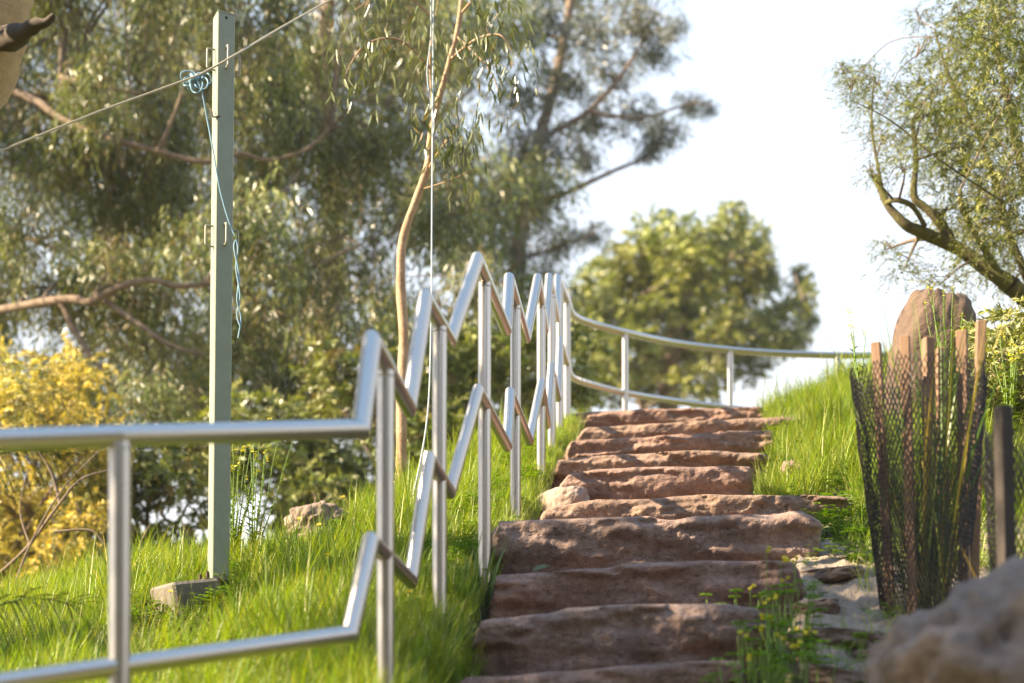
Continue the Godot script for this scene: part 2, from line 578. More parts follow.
# rounded irregular stone
func stone_mesh(c: Vector3, r: Vector3, seed_: int, rough := 0.25, flat_top := 0.0, turn := Basis(), res := 40) -> Geo:
	var g := Geo.new()
	var off := Vector3(seed_ * 4.7, seed_ * 2.3, seed_ * 9.1)
	for j in res + 1:
		var th := PI * j / res
		for i in res * 2:
			var ph := TAU * i / (res * 2)
			var n := Vector3(sin(th) * cos(ph), cos(th), sin(th) * sin(ph))
			var p := n
			# squarer than a ball
			var m := pow(pow(absf(n.x), 3.2) + pow(absf(n.y), 3.2) + pow(absf(n.z), 3.2), -1.0 / 3.2)
			p = n * lerpf(1.0, m, 0.7)
			if flat_top > 0.0: p.y = minf(p.y, flat_top + 0.2 * (p.y - flat_top))
			p *= 1.0 + rough * lump.get_noise_3dv(n * 1.3 + off) + rough * 0.35 * lump.get_noise_3dv(n * 4.0 + off) + 0.03 * grit.get_noise_3dv(n * 9.0 + off)
			g.v.append(c + turn * (p * r))
	var w := res * 2
	for j in res:
		for i in w:
			var a := j * w + i
			var b := j * w + (i + 1) % w
			g.quad(a, b, b + w, a + w)
	g.smooth()
	return g

func stone(called: String, label: String, category: String, c: Vector3, r: Vector3, seed_: int, m: Material, rough := 0.25, flat_top := 0.0, turn := Basis(), group := "") -> void:
	var o := put(called, stone_mesh(c, r, seed_, rough, flat_top, turn).mesh(), m)
	tag(o, label, category, group)

# ---------------------------------------------------------------- the stairs
func build_steps() -> void:
	var L := [
		["orange-brown sandstone block at the very foot of the stairs, mostly cut off", [[455, 676], [500, 676], [560, 670], [640, 664], [720, 660], [752, 661]], 4.12, 745.0, 0.6, 0.0, 0.8],
		["thick sloping sandstone block, second tread up, weeds at its rounded end", [[470, 622], [500, 617], [545, 612], [575, 606], [640, 603], [720, 602], [755, 606], [776, 622]], 4.5, 684.0, 0.62, 0.0, 1.0],
		["thin sandstone block with dark pits, third tread up the stairs", [[487, 582], [494, 573], [545, 571], [600, 567], [640, 561], [720, 559], [795, 560], [806, 568]], 4.95, 618.0, 0.68, 0.0, 1.0],
		["tall even-faced sandstone block, fourth tread up the stairs", [[486, 524], [500, 519], [560, 517], [640, 515], [672, 519], [700, 515], [770, 513], [800, 509], [822, 517]], 5.5, 575.0, 0.75, 0.0, 0.9],
		["long low sandstone slab, fifth tread up, running under the grass", [[534, 512], [560, 503], [600, 498], [640, 497], [700, 493], [740, 494], [800, 494], [858, 496]], 6.1, 530.0, 0.85, 0.0, 1.1],
		["sandstone block with its sunlit end painted paler, sixth tread up the stairs", [[552, 487], [572, 470], [600, 467], [640, 466], [700, 466], [752, 467]], 6.75, 505.0, 0.7, -0.10, 0.8],
		["crumbly layered sandstone slab, seventh tread up the stairs", [[549, 464], [562, 458], [600, 454], [630, 452], [690, 450], [740, 451], [775, 452]], 7.3, 482.0, 0.75, 0.0, 1.3],
		["sandstone block with undercut face, eighth tread up the stairs", [[562, 448], [574, 440], [600, 438], [640, 436], [690, 432], [740, 428], [780, 428]], 7.9, 458.0, 0.75, 0.03, 1.2],
		["sandstone block ending under long grass, ninth tread up the stairs", [[575, 434], [588, 426], [640, 423], [700, 420], [760, 417], [806, 416]], 8.5, 442.0, 0.8, 0.0, 1.0],
		["reddish sandstone slab forming the top of the stairs", [[565, 422], [572, 412], [600, 410], [660, 408], [720, 407], [760, 406], [768, 410]], 9.2, 432.0, 0.9, 0.0, 1.0],
	]
	for i in L.size():
		var e: Array = L[i]
		step_block(e[0], e[1], e[2], e[3] + 26.0, e[4], e[5], e[6], i + 1, [M.rock_rust, M.rock, M.rock_pink, M.rock, M.rock_tan, M.rock_pink, M.rock_tan, M.rock_rust, M.rock_tan, M.rock_rust][i])
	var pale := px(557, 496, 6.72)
	stone("lit_facet_lump", "pale pinkish lump added as the sunlit facet of the sixth step's end", "rock", pale + Vector3(0.02, -0.03, -0.1), Vector3(0.10, 0.10, 0.2), 21, M.pink, 0.10, 0.6, Basis(Vector3.UP, 0.4))  # added lump; its pale colour draws the sunlit end of the block

# ---------------------------------------------------------------- the steel handrail
func build_rail() -> void:
	var top := [[-90, 443, 2.95], [120, 436, 3.17], [361, 429, 3.55], [372, 341, 3.66], [409, 408, 4.30], [425, 298, 4.42], [450, 341, 4.88], [477, 260, 5.0], [506, 329, 5.80], [509, 279, 5.95], [526, 338, 6.78], [537.5, 279, 6.95], [545, 330, 7.75], [549, 278, 7.9], [556.5, 318, 8.55], [557.5, 278, 8.72], [568, 303, 9.25]]
	var low := [[-90, 696, 2.95], [120, 666, 3.17], [350, 634, 3.55], [371, 541, 3.66], [411, 581, 4.30], [429, 459, 4.42], [450, 492, 4.88], [478, 391, 5.0], [507, 446, 5.80], [510, 393, 5.95], [529, 441, 6.78], [541, 383, 6.95], [547, 425, 7.75], [551, 366, 7.9], [558, 398, 8.55], [559.5, 340, 8.72], [568, 366, 9.25]]
	var curve_top := [[568, 303, 9.25], [573, 315, 9.5], [590, 323, 9.7], [625, 332.5, 9.9], [675, 343, 10.2], [730, 350, 10.38], [790, 354, 10.46], [860, 355.5, 10.45], [940, 354, 10.35], [1010, 350, 10.2], [1100, 345, 10.0]]
	var curve_low := [[568, 366, 9.25], [572, 377, 9.5], [590, 384, 9.7], [625, 393, 9.9], [675, 401, 10.2], [730, 408, 10.38], [790, 412, 10.46], [860, 413, 10.45], [940, 411, 10.35], [1010, 407, 10.2], [1100, 402, 10.0]]
	var r := 0.0245
	var P := func(l: Array) -> Array:
		var o := []
		for e in l: o.append(px(e[0], e[1], e[2]))
		return o
	var foot := on_ground(px(120, 0, 3.17).x, 3.17)
	var root := thing("stair_handrail", "brushed stainless steel handrail zigzagging up beside the stone stairs", "handrail", foot)
	var g := Geo.new()
	pipe(g, P.call(top), r)
	put("top_rail", g.mesh(), M.steel, root)
	g = Geo.new()
	pipe(g, P.call(low), r * 0.9)
	put("lower_rail", g.mesh(), M.steel, root)
	g = Geo.new()
	var c: Array = spline(P.call(curve_top), 5)
	tube(g, c, taper(c.size(), r, r), 16)
	put("curved_top_rail", g.mesh(), M.steel, root)
	g = Geo.new()
	c = spline(P.call(curve_low), 5)
	tube(g, c, taper(c.size(), r * 0.9, r * 0.9), 16)
	put("curved_lower_rail", g.mesh(), M.steel, root)
	# posts: x, y where they meet the underside of the top rail, depth
	for p in [[120, 436, 3.17], [385.5, 366, 3.86], [439.5, 323, 4.66], [484.5, 279, 5.19], [515.5, 303, 6.25], [541, 303, 7.3], [551.5, 293, 8.07], [559.5, 284, 8.82], [567, 302, 9.2], [625, 332.5, 9.9], [730, 350, 10.38], [838, 355.5, 10.46], [950, 353.5, 10.33]]:
		var t := px(p[0], p[1], p[2])
		var b := on_ground(t.x, p[2], -0.12)
		if p[2] > 9.5: b.y = minf(b.y, 2.2)
		g = Geo.new()
		pipe(g, [b, t - Vector3(0, r * 0.55, 0)], r * 0.97)
		var post := put("post", g.mesh(), M.steel, root)
		# weld bead under the rail
		g = Geo.new()
		var ring := []
		for k in 17:
			var a := TAU * k / 16.0
			ring.append(t + Vector3(cos(a) * r * 0.98, -r * 1.15 + 0.002 * sin(a * 5.0), sin(a) * r * 0.98))
		tube(g, ring, taper(17, 0.0028, 0.0028), 6)
		put("weld", g.mesh(), M.steel, post)

# ---------------------------------------------------------------- the painted post and its lines
func build_pole() -> void:
	var d := 6.0
	var s := 0.075
	var topc := px(224, 17, d)
	var base := px(218.5, 582, d)
	var root := thing("steel_post", "tall pale green square steel post with wire loops in the grass", "post", base)
	var up := (topc - base).normalized()
	var yaw := 0.47
	var zx := Vector3(cos(yaw), 0, -sin(yaw))
	zx = (zx - up * zx.dot(up)).normalized()
	var bs := Basis(zx, up, zx.cross(up))
	var hgt := (topc - base).length() + 0.25
	var mid := topc - up * hgt * 0.5
	var g := Geo.new()
	box(g, Transform3D(bs, mid), Vector3(s, hgt, s), 0.004)
	put("shaft", g.mesh(), M.pole, root)
	g = Geo.new()
	box(g, Transform3D(bs, topc + up * 0.002), Vector3(s * 0.98, 0.006, s * 0.98), 0.002)
	put("cap", g.mesh(), M.pole, root)
	g = Geo.new()
	tube(g, [topc - up * 0.02 + bs.z * (s * 0.5 - 0.001), topc - up * 0.02 + bs.z * (s * 0.5 + 0.002)], [0.006, 0.006], 10)
	put("bolt_hole", g.mesh(), M.rust, root)
	g = Geo.new()
	box(g, Transform3D(Basis(Vector3.UP, yaw), base + Vector3(0, 0.0, 0)), Vector3(0.16, 0.012, 0.15), 0.003)
	var plate := put("base_plate", g.mesh(), M.rust, root)
	for q in [[-1, -1], [1, -1], [1, 1], [-1, 1]]:
		g = Geo.new()
		var bp: Vector3 = base + Basis(Vector3.UP, yaw) * Vector3(q[0] * 0.062, 0.0, q[1] * 0.058)
		tube(g, [bp, bp + Vector3(0, 0.034, 0)], [0.008, 0.008], 6)
		put("bolt", g.mesh(), M.rust, plate)
	# U-shaped loops on three faces at two heights
	for y in [62.0, 238.0]:
		var c: Vector3 = topc - up * ((y - 17.0) * d / F)
		for f in [[-bs.x, bs.z], [bs.z, bs.x], [bs.x, bs.z]]:
			var o: Vector3 = f[0]
			var a: Vector3 = c + o * (s * 0.5 - 0.004)
			var h := 0.043
			var out := 0.036
			var pts := [a + up * h, a + up * h + o * (out - 0.008), a + up * (h - 0.002) + o * (out - 0.002), a + up * (h - 0.008) + o * out, a - up * (h - 0.008) + o * out, a - up * (h - 0.002) + o * (out - 0.002), a - up * h + o * (out - 0.008), a - up * h]
			g = Geo.new()
			tube(g, pts, taper(8, 0.0042, 0.0042), 8)
			put("wire_loop", g.mesh(), M.iron, root)
	g = Geo.new()
	var hk := px(214, 121, d) + Vector3(0, 0, 0.045)
	tube(g, spline([hk + Vector3(-0.012, 0.035, -0.01), hk + Vector3(0.0, 0.02, 0.0), hk + Vector3(0.006, -0.004, 0.004), hk + Vector3(0.03, -0.002, 0.002), hk + Vector3(0.035, 0.012, -0.02)], 4), taper(17, 0.0035, 0.0035), 6)
	put("bent_hook", g.mesh(), M.rust, root)
	# footing
	var fc := px(193, 606, d)
	g = Geo.new()
	box(g, Transform3D(Basis(Vector3.UP, 0.62) * Basis(Vector3.FORWARD, -0.16), Vector3(px(192, 0, d).x, base.y - 0.155, -d + 0.05)), Vector3(0.21, 0.29, 0.26), 0.012)
	tag(put("concrete_footing", g.mesh(), M.concrete), "rough concrete footing block under the green steel post", "concrete block")
	# taut line
	g = Geo.new()
	var knot := px(199, 75, d - 0.10)
	var ln := [px(-40, 168, 5.3), px(0, 151, 5.45), px(100, 111, 5.75), knot, px(223, 62, d - 0.105), px(240, 52, d - 0.09), px(280, 28, 6.6), px(330, 0, 7.0), px(468, -78, 7.6)]
	tube(g, ln, taper(9, 0.0045, 0.0045), 6)
	tag(put("rope", g.mesh(), M.rope), "taut beige rope stretched past the top of the green post", "rope")
	# blue twine: a bunch of loops, a long tail and a knotted end
	var tw := thing("blue_twine", "light blue twine knotted in loops on the green post, tail hanging", "twine", px(196, 80, d - 0.08))
	var k0 := px(196, 77, d - 0.09)
	for i in 7:
		g = Geo.new()
		var dirv := Vector3(cos(2.4 + i * 0.62), sin(2.9 + i * 0.55), rr(-0.4, 0.6)).normalized()
		var sd := dirv.cross(Vector3(0, 0, 1)).normalized()
		var rl := rr(0.035, 0.075)
		var pts := []
		for k in 9:
			var a := PI * 2.0 * k / 8.0
			pts.append(k0 + dirv * rl * (0.5 - 0.5 * cos(a)) + sd * rl * 0.38 * sin(a) + Vector3(0, -0.012 * sin(a * 0.5), rr(-0.008, 0.008)))
		var sp := spline(pts, 4)
		tube(g, sp, taper(sp.size(), 0.0032, 0.0032), 6)
		put("loop", g.mesh(), M.twine, tw)
	g = Geo.new()
	tube(g, spline([k0 + Vector3(-0.02, 0.01, 0), k0 + Vector3(0.0, -0.012, 0.012), k0 + Vector3(0.022, 0.008, 0), k0 + Vector3(0.03, -0.012, 0.008)], 4), taper(13, 0.008, 0.008), 7)
	put("knot", g.mesh(), M.twine, tw)
	g = Geo.new()
	var tail := spline([k0, px(202, 92, d - 0.09), px(207, 118, d - 0.07), px(213, 150, d - 0.07), px(220, 190, d - 0.06), px(229, 222, d - 0.06), px(235, 236, d - 0.06)], 5)
	tube(g, tail, taper(tail.size(), 0.0038, 0.003), 6)
	put("tail", g.mesh(), M.twine, tw)
	for q in [[236, 240, 234, 248, 239, 275, 237, 300, 241, 318, 238, 338], [236, 240, 238, 250, 236, 268, 240, 296, 237, 315, 240, 326]]:
		g = Geo.new()
		var l := []
		for k in 6: l.append(px(q[k * 2], q[k * 2 + 1], d - 0.06 - 0.01 * (k % 2)))
		l = spline(l, 4)
		tube(g, l, taper(l.size(), 0.0034, 0.0028), 6)
		put("loose_end", g.mesh(), M.twine, tw)
	# hanging cord by the sapling
	var cd := thing("hanging_cord", "thin pale blue cord hanging down past the slender gum sapling", "cord", px(396, 552, 6.7))
	g = Geo.new()
	var hc := spline([px(434, -60, 7.4), px(433, 60, 7.3), px(432, 200, 7.1), px(431, 330, 6.9), px(427, 420, 6.8), px(412, 500, 6.7), px(396, 556, 6.6)], 12)
	tube(g, hc, taper(hc.size(), 0.0042, 0.0042), 6)
	put("strand", g.mesh(), M.cord, cd)
	g = Geo.new()
	hc = spline([px(429, -60, 7.4), px(431, 30, 7.3), px(427, 75, 7.2), px(434, 120, 7.2), px(432, 140, 7.2)], 6)
	tube(g, hc, taper(hc.size(), 0.003, 0.003), 6)
	put("doubled_strand", g.mesh(), M.cord, cd)

# ---------------------------------------------------------------- foliage pieces
func leaf(g: Geo, at: Vector3, dir: Vector3, up: Vector3, ln: float, wd: float, col: Color) -> void: # small four-cornered leaf
	var s := dir.cross(up).normalized() * wd * 0.5
	var b := g.v.size()
	var n := s.cross(dir).normalized() * wd * 0.2
	g.v.append(at); g.v.append(at + dir * ln * 0.42 + s + n); g.v.append(at + dir * ln); g.v.append(at + dir * ln * 0.42 - s + n)
	for k in 4: g.c.append(col)
	g.tri(b, b + 1, b + 2); g.tri(b, b + 2, b + 3)

# a clump of foliage about radius r: n sprays; look = [form, leaves, spray length, leaf length, leaf width, hang]
func clump_mesh(seed_: int, r: float, n: int, look: Array, cols: Array, m: Material, hug := 0.5) -> ArrayMesh:
	var q := RandomNumberGenerator.new()
	q.seed = seed_
	var g := Geo.new()
	var form: String = look[0]
	var cnt: int = look[1]
	var sl: float = look[2]
	var lf: float = look[3]
	var lw: float = look[4]
	var hang: float = look[5]
	for i in n:
		var v := Vector3(q.randfn(), q.randfn(), q.randfn()).normalized() * pow(q.randf(), hug) * r
		var base: Color = cols[q.randi() % cols.size()]
		var tint := q.randf_range(0.75, 1.3)
		if form == "hang":
			for k in cnt:
				var t := float(k) / cnt
				var a := q.randf() * TAU
				var at := v + Vector3(cos(a) * 0.25 * (0.3 + t), -t * hang + q.randf_range(-0.15, 0.15), sin(a) * 0.25 * (0.3 + t)) * sl
				var dir := Vector3(cos(a + q.randf_range(-1, 1)) * 0.6, -hang + q.randf_range(-0.25, 0.55), sin(a + q.randf_range(-1, 1)) * 0.6).normalized()
				var sh := tint * q.randf_range(0.65, 1.3)
				leaf(g, at, dir, Vector3(q.randfn(), q.randfn() * 0.3, q.randfn()).normalized(), lf * q.randf_range(0.7, 1.25), lw * q.randf_range(0.8, 1.3), Color(base.r * sh, base.g * sh, base.b * sh * q.randf_range(0.85, 1.15)))
		else:
			var p := v
			var d := (v.normalized() * 0.5 + Vector3(q.randfn() * 0.5, q.randfn() * 0.4 + 0.25, q.randfn() * 0.5)).normalized()
			for k in cnt:
				p += d * sl / cnt
				d = (d + Vector3(q.randf_range(-0.12, 0.12), q.randf_range(-0.14, 0.06) - hang * 0.05, q.randf_range(-0.12, 0.12))).normalized()
				var s := side_of(d).rotated(d, q.randf() * TAU)
				var sh := tint * q.randf_range(0.6, 1.35)
				leaf(g, p, (d * 0.8 + s).normalized(), d, lf * q.randf_range(0.7, 1.3), lw * q.randf_range(0.8, 1.2), Color(base.r * sh, base.g * sh, base.b * sh * q.randf_range(0.8, 1.15)))
	return g.mesh(m)

func nearest(limbs: Array, p: Vector3) -> Array:
	var best := 1e9
	var out := [p, 0.02]
	for l in limbs:
		for k in l[0].size():
			var q: Vector3 = l[0][k]
			var dd := q.distance_to(p) + maxf(0.0, q.y - p.y) * 0.5
			if dd < best:
				best = dd
				out = [q, l[1][k]]
	return out

# limbs: [[[x, y, d], ...], r0, r1]; clumps: [x, y, d, rx, ry, n] in pixels at depth d
func tree(called: String, label: String, category: String, group: String, trunk: Array, limbs: Array, clumps: Array, forms: Array, unit: float, bark: Material, size := 1.0) -> Node3D:
	var tp := []
	for e in trunk[0]: tp.append(px(e[0], e[1], e[2]) if e is Array else e)
	var base: Vector3 = tp[0]
	base.y = ground(base.x, base.z) - 0.15
	tp[0] = base
	var root := thing(called, label, category, base, group)
	var lines := []
	var sp := spline(tp, 6)
	var rad := taper(sp.size(), trunk[1], trunk[2])
	lines.append([sp, rad])
	var g := Geo.new()
	tube(g, sp, rad, 14, 0.25)
	put("trunk", g.mesh(), bark, root)
	for l in limbs:
		var lp := []
		for e in l[0]: lp.append(px(e[0], e[1], e[2]) if e is Array else e)
		var ls := spline(lp, 5)
		var lr := taper(ls.size(), l[1], l[2])
		lines.append([ls, lr])
		g = Geo.new()
		tube(g, ls, lr, 10, 0.3)
		put("limb", g.mesh(), bark, root)
	var ts := []
	var cs := []
	g = Geo.new()
	for c in clumps:
		var cp: Vector3
		var rx: float
		var ry: float
		if c[0] is Vector3:
			cp = c[0]; rx = c[1]; ry = c[2]
		else:
			cp = px(c[0], c[1], c[2])
			rx = c[3] * c[2] / F
			ry = c[4] * c[2] / F
		var rz := maxf(rx, ry) * 0.95
		var nr: Array = nearest(lines, cp)
		var a: Vector3 = nr[0]
		var m := (a + cp) * 0.5 + Vector3(0, 0.12 * a.distance_to(cp), 0) + rvec() * 0.08 * a.distance_to(cp)
		var bp := spline([a, m, cp], 4)
		tube(g, bp, taper(bp.size(), minf(nr[1] * 0.6, 0.025 * size + 0.008), 0.005 * size), 6)
		for j in 5:
			var e := cp + Vector3(rx, ry, rz) * rvec() * 0.85
			var q := spline([cp + (m - cp) * rr(0.0, 0.5), (cp + e) * 0.5 + Vector3(0, 0.08 * size, 0), e], 3)
			tube(g, q, taper(q.size(), 0.006 * size, 0.002 * size), 4)
		var b := Basis(Vector3.UP, rng.randf() * TAU)
		ts.append(Transform3D(Basis.from_scale(Vector3(rx, ry, rz) / unit) * b, cp))
		var sh := rr(0.85, 1.15)
		cs.append(Color(sh * rr(0.95, 1.08), sh, sh * rr(0.9, 1.05)))
	if g.v.size(): put("twigs", g.mesh(), M.twig, root).set_meta("kind", "stuff")
	var crown := Node3D.new()
	crown.name = "crown"
	root.add_child(crown)
	for f in forms.size():
		var t2 := []
		var c2 := []
		for i in range(f, ts.size(), forms.size()):
			t2.append(ts[i]); c2.append(cs[i])
		if t2.size(): scatter("foliage", forms[f], t2, c2, crown).set_meta("kind", "stuff")
	return root

func forms_of(n: int, seed_: int, r: float, sprays: int, look: Array, cols: Array, m: Material, hug := 0.5) -> Array:
	var out := []
	for k in n: out.append(clump_mesh(seed_ + k, r, sprays, look, cols, m, hug))
	return out

func grid_clumps(x0: float, x1: float, y0: float, y1: float, step: float, d0: float, d1: float, r: float, keep: Callable) -> Array:
	var out := []
	var y := y0
	var row := 0
	while y <= y1:
		var x := x0 + (step * 0.5 if row % 2 else 0.0)
		while x <= x1:
			var q := Vector2(x + rr(-0.35, 0.35) * step, y + rr(-0.35, 0.35) * step)
			var f: float = keep.call(q)
			if f > 0.0: if rng.randf() < f: out.append([q.x, q.y, rr(d0, d1), r * rr(0.75, 1.25), r * rr(0.75, 1.2)])
			x += step
		y += step * 0.85
		row += 1
	return out

func build_trees() -> void:
	var olive := [Color(0.14, 0.165, 0.052), Color(0.19, 0.21, 0.07), Color(0.09, 0.11, 0.04), Color(0.27, 0.265, 0.09), Color(0.20, 0.155, 0.075)]
	var haze_grey := [Color(0.17, 0.185, 0.17), Color(0.14, 0.155, 0.145), Color(0.19, 0.185, 0.15), Color(0.12, 0.135, 0.12)]  # grey gum leaves with the blue of haze mixed into their colour
	var mid := [Color(0.24, 0.265, 0.085), Color(0.31, 0.325, 0.115), Color(0.18, 0.20, 0.07), Color(0.36, 0.36, 0.15)]
	var weep := ["hang", 22, 0.42, 0.125, 0.021, 1.0]
	var leafy := ["spray", 26, 0.26, 0.085, 0.03, 0.2]
	# weeping gum behind the green post
	var all := func(q: Vector2) -> float: return 1.0
	var c1 := grid_clumps(-140, 470, -110, 400, 60, 13.9, 18.0, 46, func(q: Vector2) -> float:
		if q.x > 300 and q.y > 330: return 0.35
		if q.x < 130 and q.y > 330: return 0.25
		if q.x > 400 and q.y < 130: return 0.5
		return 0.86)
	tree("weeping_gum_tree", "large weeping gum tree with long bare limbs behind the green post", "tree", "trees behind the hillside",
		[[[-190, 700, 17.0], [-185, 400, 17.0], [-165, 150, 16.8], [-120, -40, 16.5], [-100, -200, 16.5]], 0.22, 0.12],
		[[[[-168, 150, 16.7], [-60, 80, 16.0], [25, 96, 15.2], [60, 118, 15.0], [105, 137, 14.8], [165, 153, 14.7], [205, 162, 14.7], [240, 154, 14.8], [268, 160, 14.9], [305, 150, 15.0], [330, 128, 15.2]], 0.046, 0.014],
		[[[-180, 330, 16.9], [-60, 320, 16.0], [60, 300, 15.0], [90, 302, 14.7], [115, 289, 14.6], [150, 280, 14.5], [178, 286, 14.5], [215, 282, 14.5], [260, 268, 14.7], [310, 266, 15.0], [360, 244, 15.4]], 0.052, 0.014],
		[[[95, 294, 14.8], [130, 318, 14.6], [170, 345, 14.5], [215, 362, 14.6], [262, 420, 14.8]], 0.028, 0.014],
		[[[-170, 240, 16.8], [-40, 236, 15.4], [20, 237, 14.8], [60, 250, 14.7]], 0.05, 0.015],
		[[[60, 300, 15.0], [80, 340, 14.9], [120, 390, 14.8], [160, 425, 14.8]], 0.034, 0.02],
		[[[60, 77, 15.2], [95, 86, 15.0], [150, 95, 15.0]], 0.04, 0.012],
		[[[158, 151, 14.7], [172, 120, 14.7], [182, 92, 14.8]], 0.03, 0.01],
		[[[205, 284, 14.5], [245, 240, 14.6], [275, 205, 14.8], [300, 170, 15.0]], 0.035, 0.012],
		[[[230, 275, 14.6], [262, 305, 14.8], [320, 330, 15.0]], 0.03, 0.012]],
		c1, forms_of(4, 100, 0.53, 62, weep, olive, M.gum), 0.53, M.bark)
	# second gum, denser, further back, upright trunk
	var c2 := grid_clumps(-120, 560, -80, 470, 72, 22.0, 26.0, 58, func(q: Vector2) -> float:
		if q.x > 430 and q.y < 160: return 0.35
		if q.x > 500: return 0.5
		return 0.74)
	tree("tall_gum_tree", "tall gum tree with dense olive foliage standing behind the weeping gum", "tree", "trees behind the hillside",
		[[[330, 640, 25.0], [322, 420, 25.0], [335, 250, 24.6], [320, 100, 24.4], [345, -120, 24.4]], 0.24, 0.09],
		[[[[330, 330, 24.8], [240, 250, 24.0], [120, 220, 23.6], [20, 130, 23.4]], 0.08, 0.03], [[[330, 220, 24.6], [400, 150, 24.2], [470, 90, 24.0]], 0.08, 0.03], [[[326, 360, 25.0], [430, 330, 24.4], [520, 260, 24.0]], 0.07, 0.03]],
		c2, forms_of(4, 120, 1.0, 110, ["hang", 22, 0.6, 0.17, 0.034, 1.0], olive, M.gum), 1.0, M.bark, 1.5)
	# open-crowned gum against the sky
	var c3 := []
	for e in [[500, 30, 44, 34, 60], [545, 15, 40, 30, 50], [590, 25, 36, 30, 45], [640, 18, 38, 26, 50], [672, 28, 18, 16, 22], [655, 50, 30, 16, 24], [520, 90, 40, 34, 46], [565, 75, 36, 28, 42], [612, 72, 32, 22, 30], [590, 115, 34, 24, 36], [635, 112, 28, 20, 28], [662, 128, 30, 20, 34], [648, 150, 22, 14, 18], [690, 102, 22, 13, 22], [708, 108, 12, 10, 10], [545, 140, 40, 32, 50], [510, 160, 36, 40, 50], [585, 155, 24, 18, 20], [530, 205, 36, 34, 52], [500, 240, 36, 34, 46], [560, 240, 26, 24, 28], [592, 232, 22, 14, 20], [540, 275, 34, 26, 40], [480, 190, 36, 40, 46], [460, 60, 40, 40, 36], [560, -40, 60, 40, 50], [640, -30, 46, 30, 40]]:
		c3.append([e[0], e[1], rr(26.0, 29.0), e[2], e[3], e[4] * 1.5])
	tree("open_gum_tree", "gum tree with an open crown tinted blue-grey for haze, reaching across the bright sky", "tree", "trees behind the hillside",
		[[[520, 640, 29.0], [522, 420, 28.5], [515, 300, 28.0], [530, 180, 27.5], [560, 60, 27.5], [580, -60, 27.5]], 0.24, 0.06],
		[[[[522, 205, 27.6], [560, 195, 27.2], [590, 182, 27.0], [620, 168, 27.0], [650, 155, 27.0], [665, 130, 27.0]], 0.065, 0.018], [[[540, 140, 27.5], [590, 110, 27.2], [625, 70, 27.0], [650, 30, 27.0]], 0.07, 0.02], [[[590, 112, 27.2], [640, 118, 27.0], [690, 104, 27.0], [712, 106, 27.0]], 0.04, 0.01], [[[518, 260, 27.9], [560, 246, 27.4], [595, 234, 27.2]], 0.05, 0.015]],
		c3, forms_of(4, 140, 0.6, 52, ["hang", 20, 0.42, 0.15, 0.03, 0.7], haze_grey, M.gum, 0.7), 0.6, M.bark, 1.3)
	# round-headed gum beyond the top of the stairs
	var c4 := []
	for e in [[665, 240, 30, 28], [640, 262, 34, 26], [700, 250, 28, 24], [733, 226, 22, 22], [750, 245, 20, 22], [728, 262, 34, 24], [690, 275, 34, 24], [655, 292, 36, 24], [612, 285, 34, 30], [590, 310, 30, 30], [640, 325, 36, 26], [690, 310, 36, 24], [740, 295, 30, 24], [762, 265, 14, 16], [770, 282, 14, 14], [800, 282, 12, 16], [805, 300, 13, 18], [808, 322, 12, 10], [785, 312, 16, 16], [765, 330, 24, 18], [725, 335, 34, 22], [680, 350, 40, 24], [620, 355, 36, 26], [590, 350, 28, 30], [780, 345, 18, 14], [740, 365, 30, 18], [700, 385, 30, 20], [650, 385, 30, 20], [600, 385, 30, 22], [797, 340, 14, 14], [810, 260, 5, 5]]:
		c4.append([e[0], e[1], rr(38.0, 43.0), e[2], e[3], 14 + e[2] * e[3] * 0.10])
	c4.resize(c4.size() - 1)
	tree("round_gum_tree", "sunlit round-headed gum tree beyond the top of the stairs", "tree", "trees behind the hillside",
		[[[668, 620, 42.0], [668, 430, 42.0], [672, 350, 41.0], [690, 280, 41.0], [705, 230, 41.0]], 0.4, 0.08],
		[[[[668, 380, 41.5], [630, 330, 40.5], [605, 290, 40.0]], 0.2, 0.06], [[[672, 350, 41.0], [730, 330, 40.5], [775, 318, 40.0], [803, 300, 40.0]], 0.15, 0.05], [[[690, 285, 41.0], [730, 260, 40.5], [742, 232, 40.0]], 0.12, 0.05], [[[660, 440, 41.8], [640, 400, 41.0], [632, 360, 41.0]], 0.15, 0.06]],
		c4, forms_of(4, 160, 0.85, 120, ["spray", 22, 0.45, 0.17, 0.07, 0.2], mid, M.gum, 0.6), 0.85, M.bark, 2.4)
	# feathery shrub-tree on the right with mossy limbs
	var c5 := []
	for e in [[842, 74, 14, 7, 10], [852, 90, 14, 8, 8], [856, 78, 16, 12, 10], [878, 84, 24, 14, 22], [870, 108, 22, 16, 16], [905, 110, 30, 24, 34], [940, 92, 30, 30, 34], [960, 50, 34, 30, 36], [925, 50, 16, 10, 8], [918, 20, 14, 8, 5], [1000, 30, 40, 36, 60], [1015, 90, 40, 40, 70], [975, 115, 34, 34, 50], [930, 140, 34, 26, 36], [885, 140, 22, 16, 16], [965, 170, 40, 30, 56], [1010, 165, 40, 40, 80], [1000, 225, 40, 36, 80], [950, 210, 34, 20, 30], [905, 170, 24, 14, 16], [1020, 270, 34, 30, 60], [980, 258, 24, 18, 20], [905, 268, 24, 14, 14], [940, 285, 26, 14, 16], [885, 250, 16, 9, 8], [1060, 60, 50, 60, 60], [1070, 180, 50, 70, 80], [870, 175, 14, 10, 5], [1040, -20, 60, 40, 60], [990, -20, 40, 20, 24], [1000, 60, 40, 34, 1], [985, 85, 36, 34, 1], [1010, 130, 40, 34, 1], [975, 145, 36, 30, 1], [1015, 195, 36, 34, 1], [985, 205, 36, 30, 1], [1000, 250, 34, 26, 1], [960, 232, 26, 16, 1], [925, 115, 30, 24, 1], [950, 125, 30, 24, 1], [1010, 10, 40, 30, 1], [965, 15, 26, 20, 1]]:
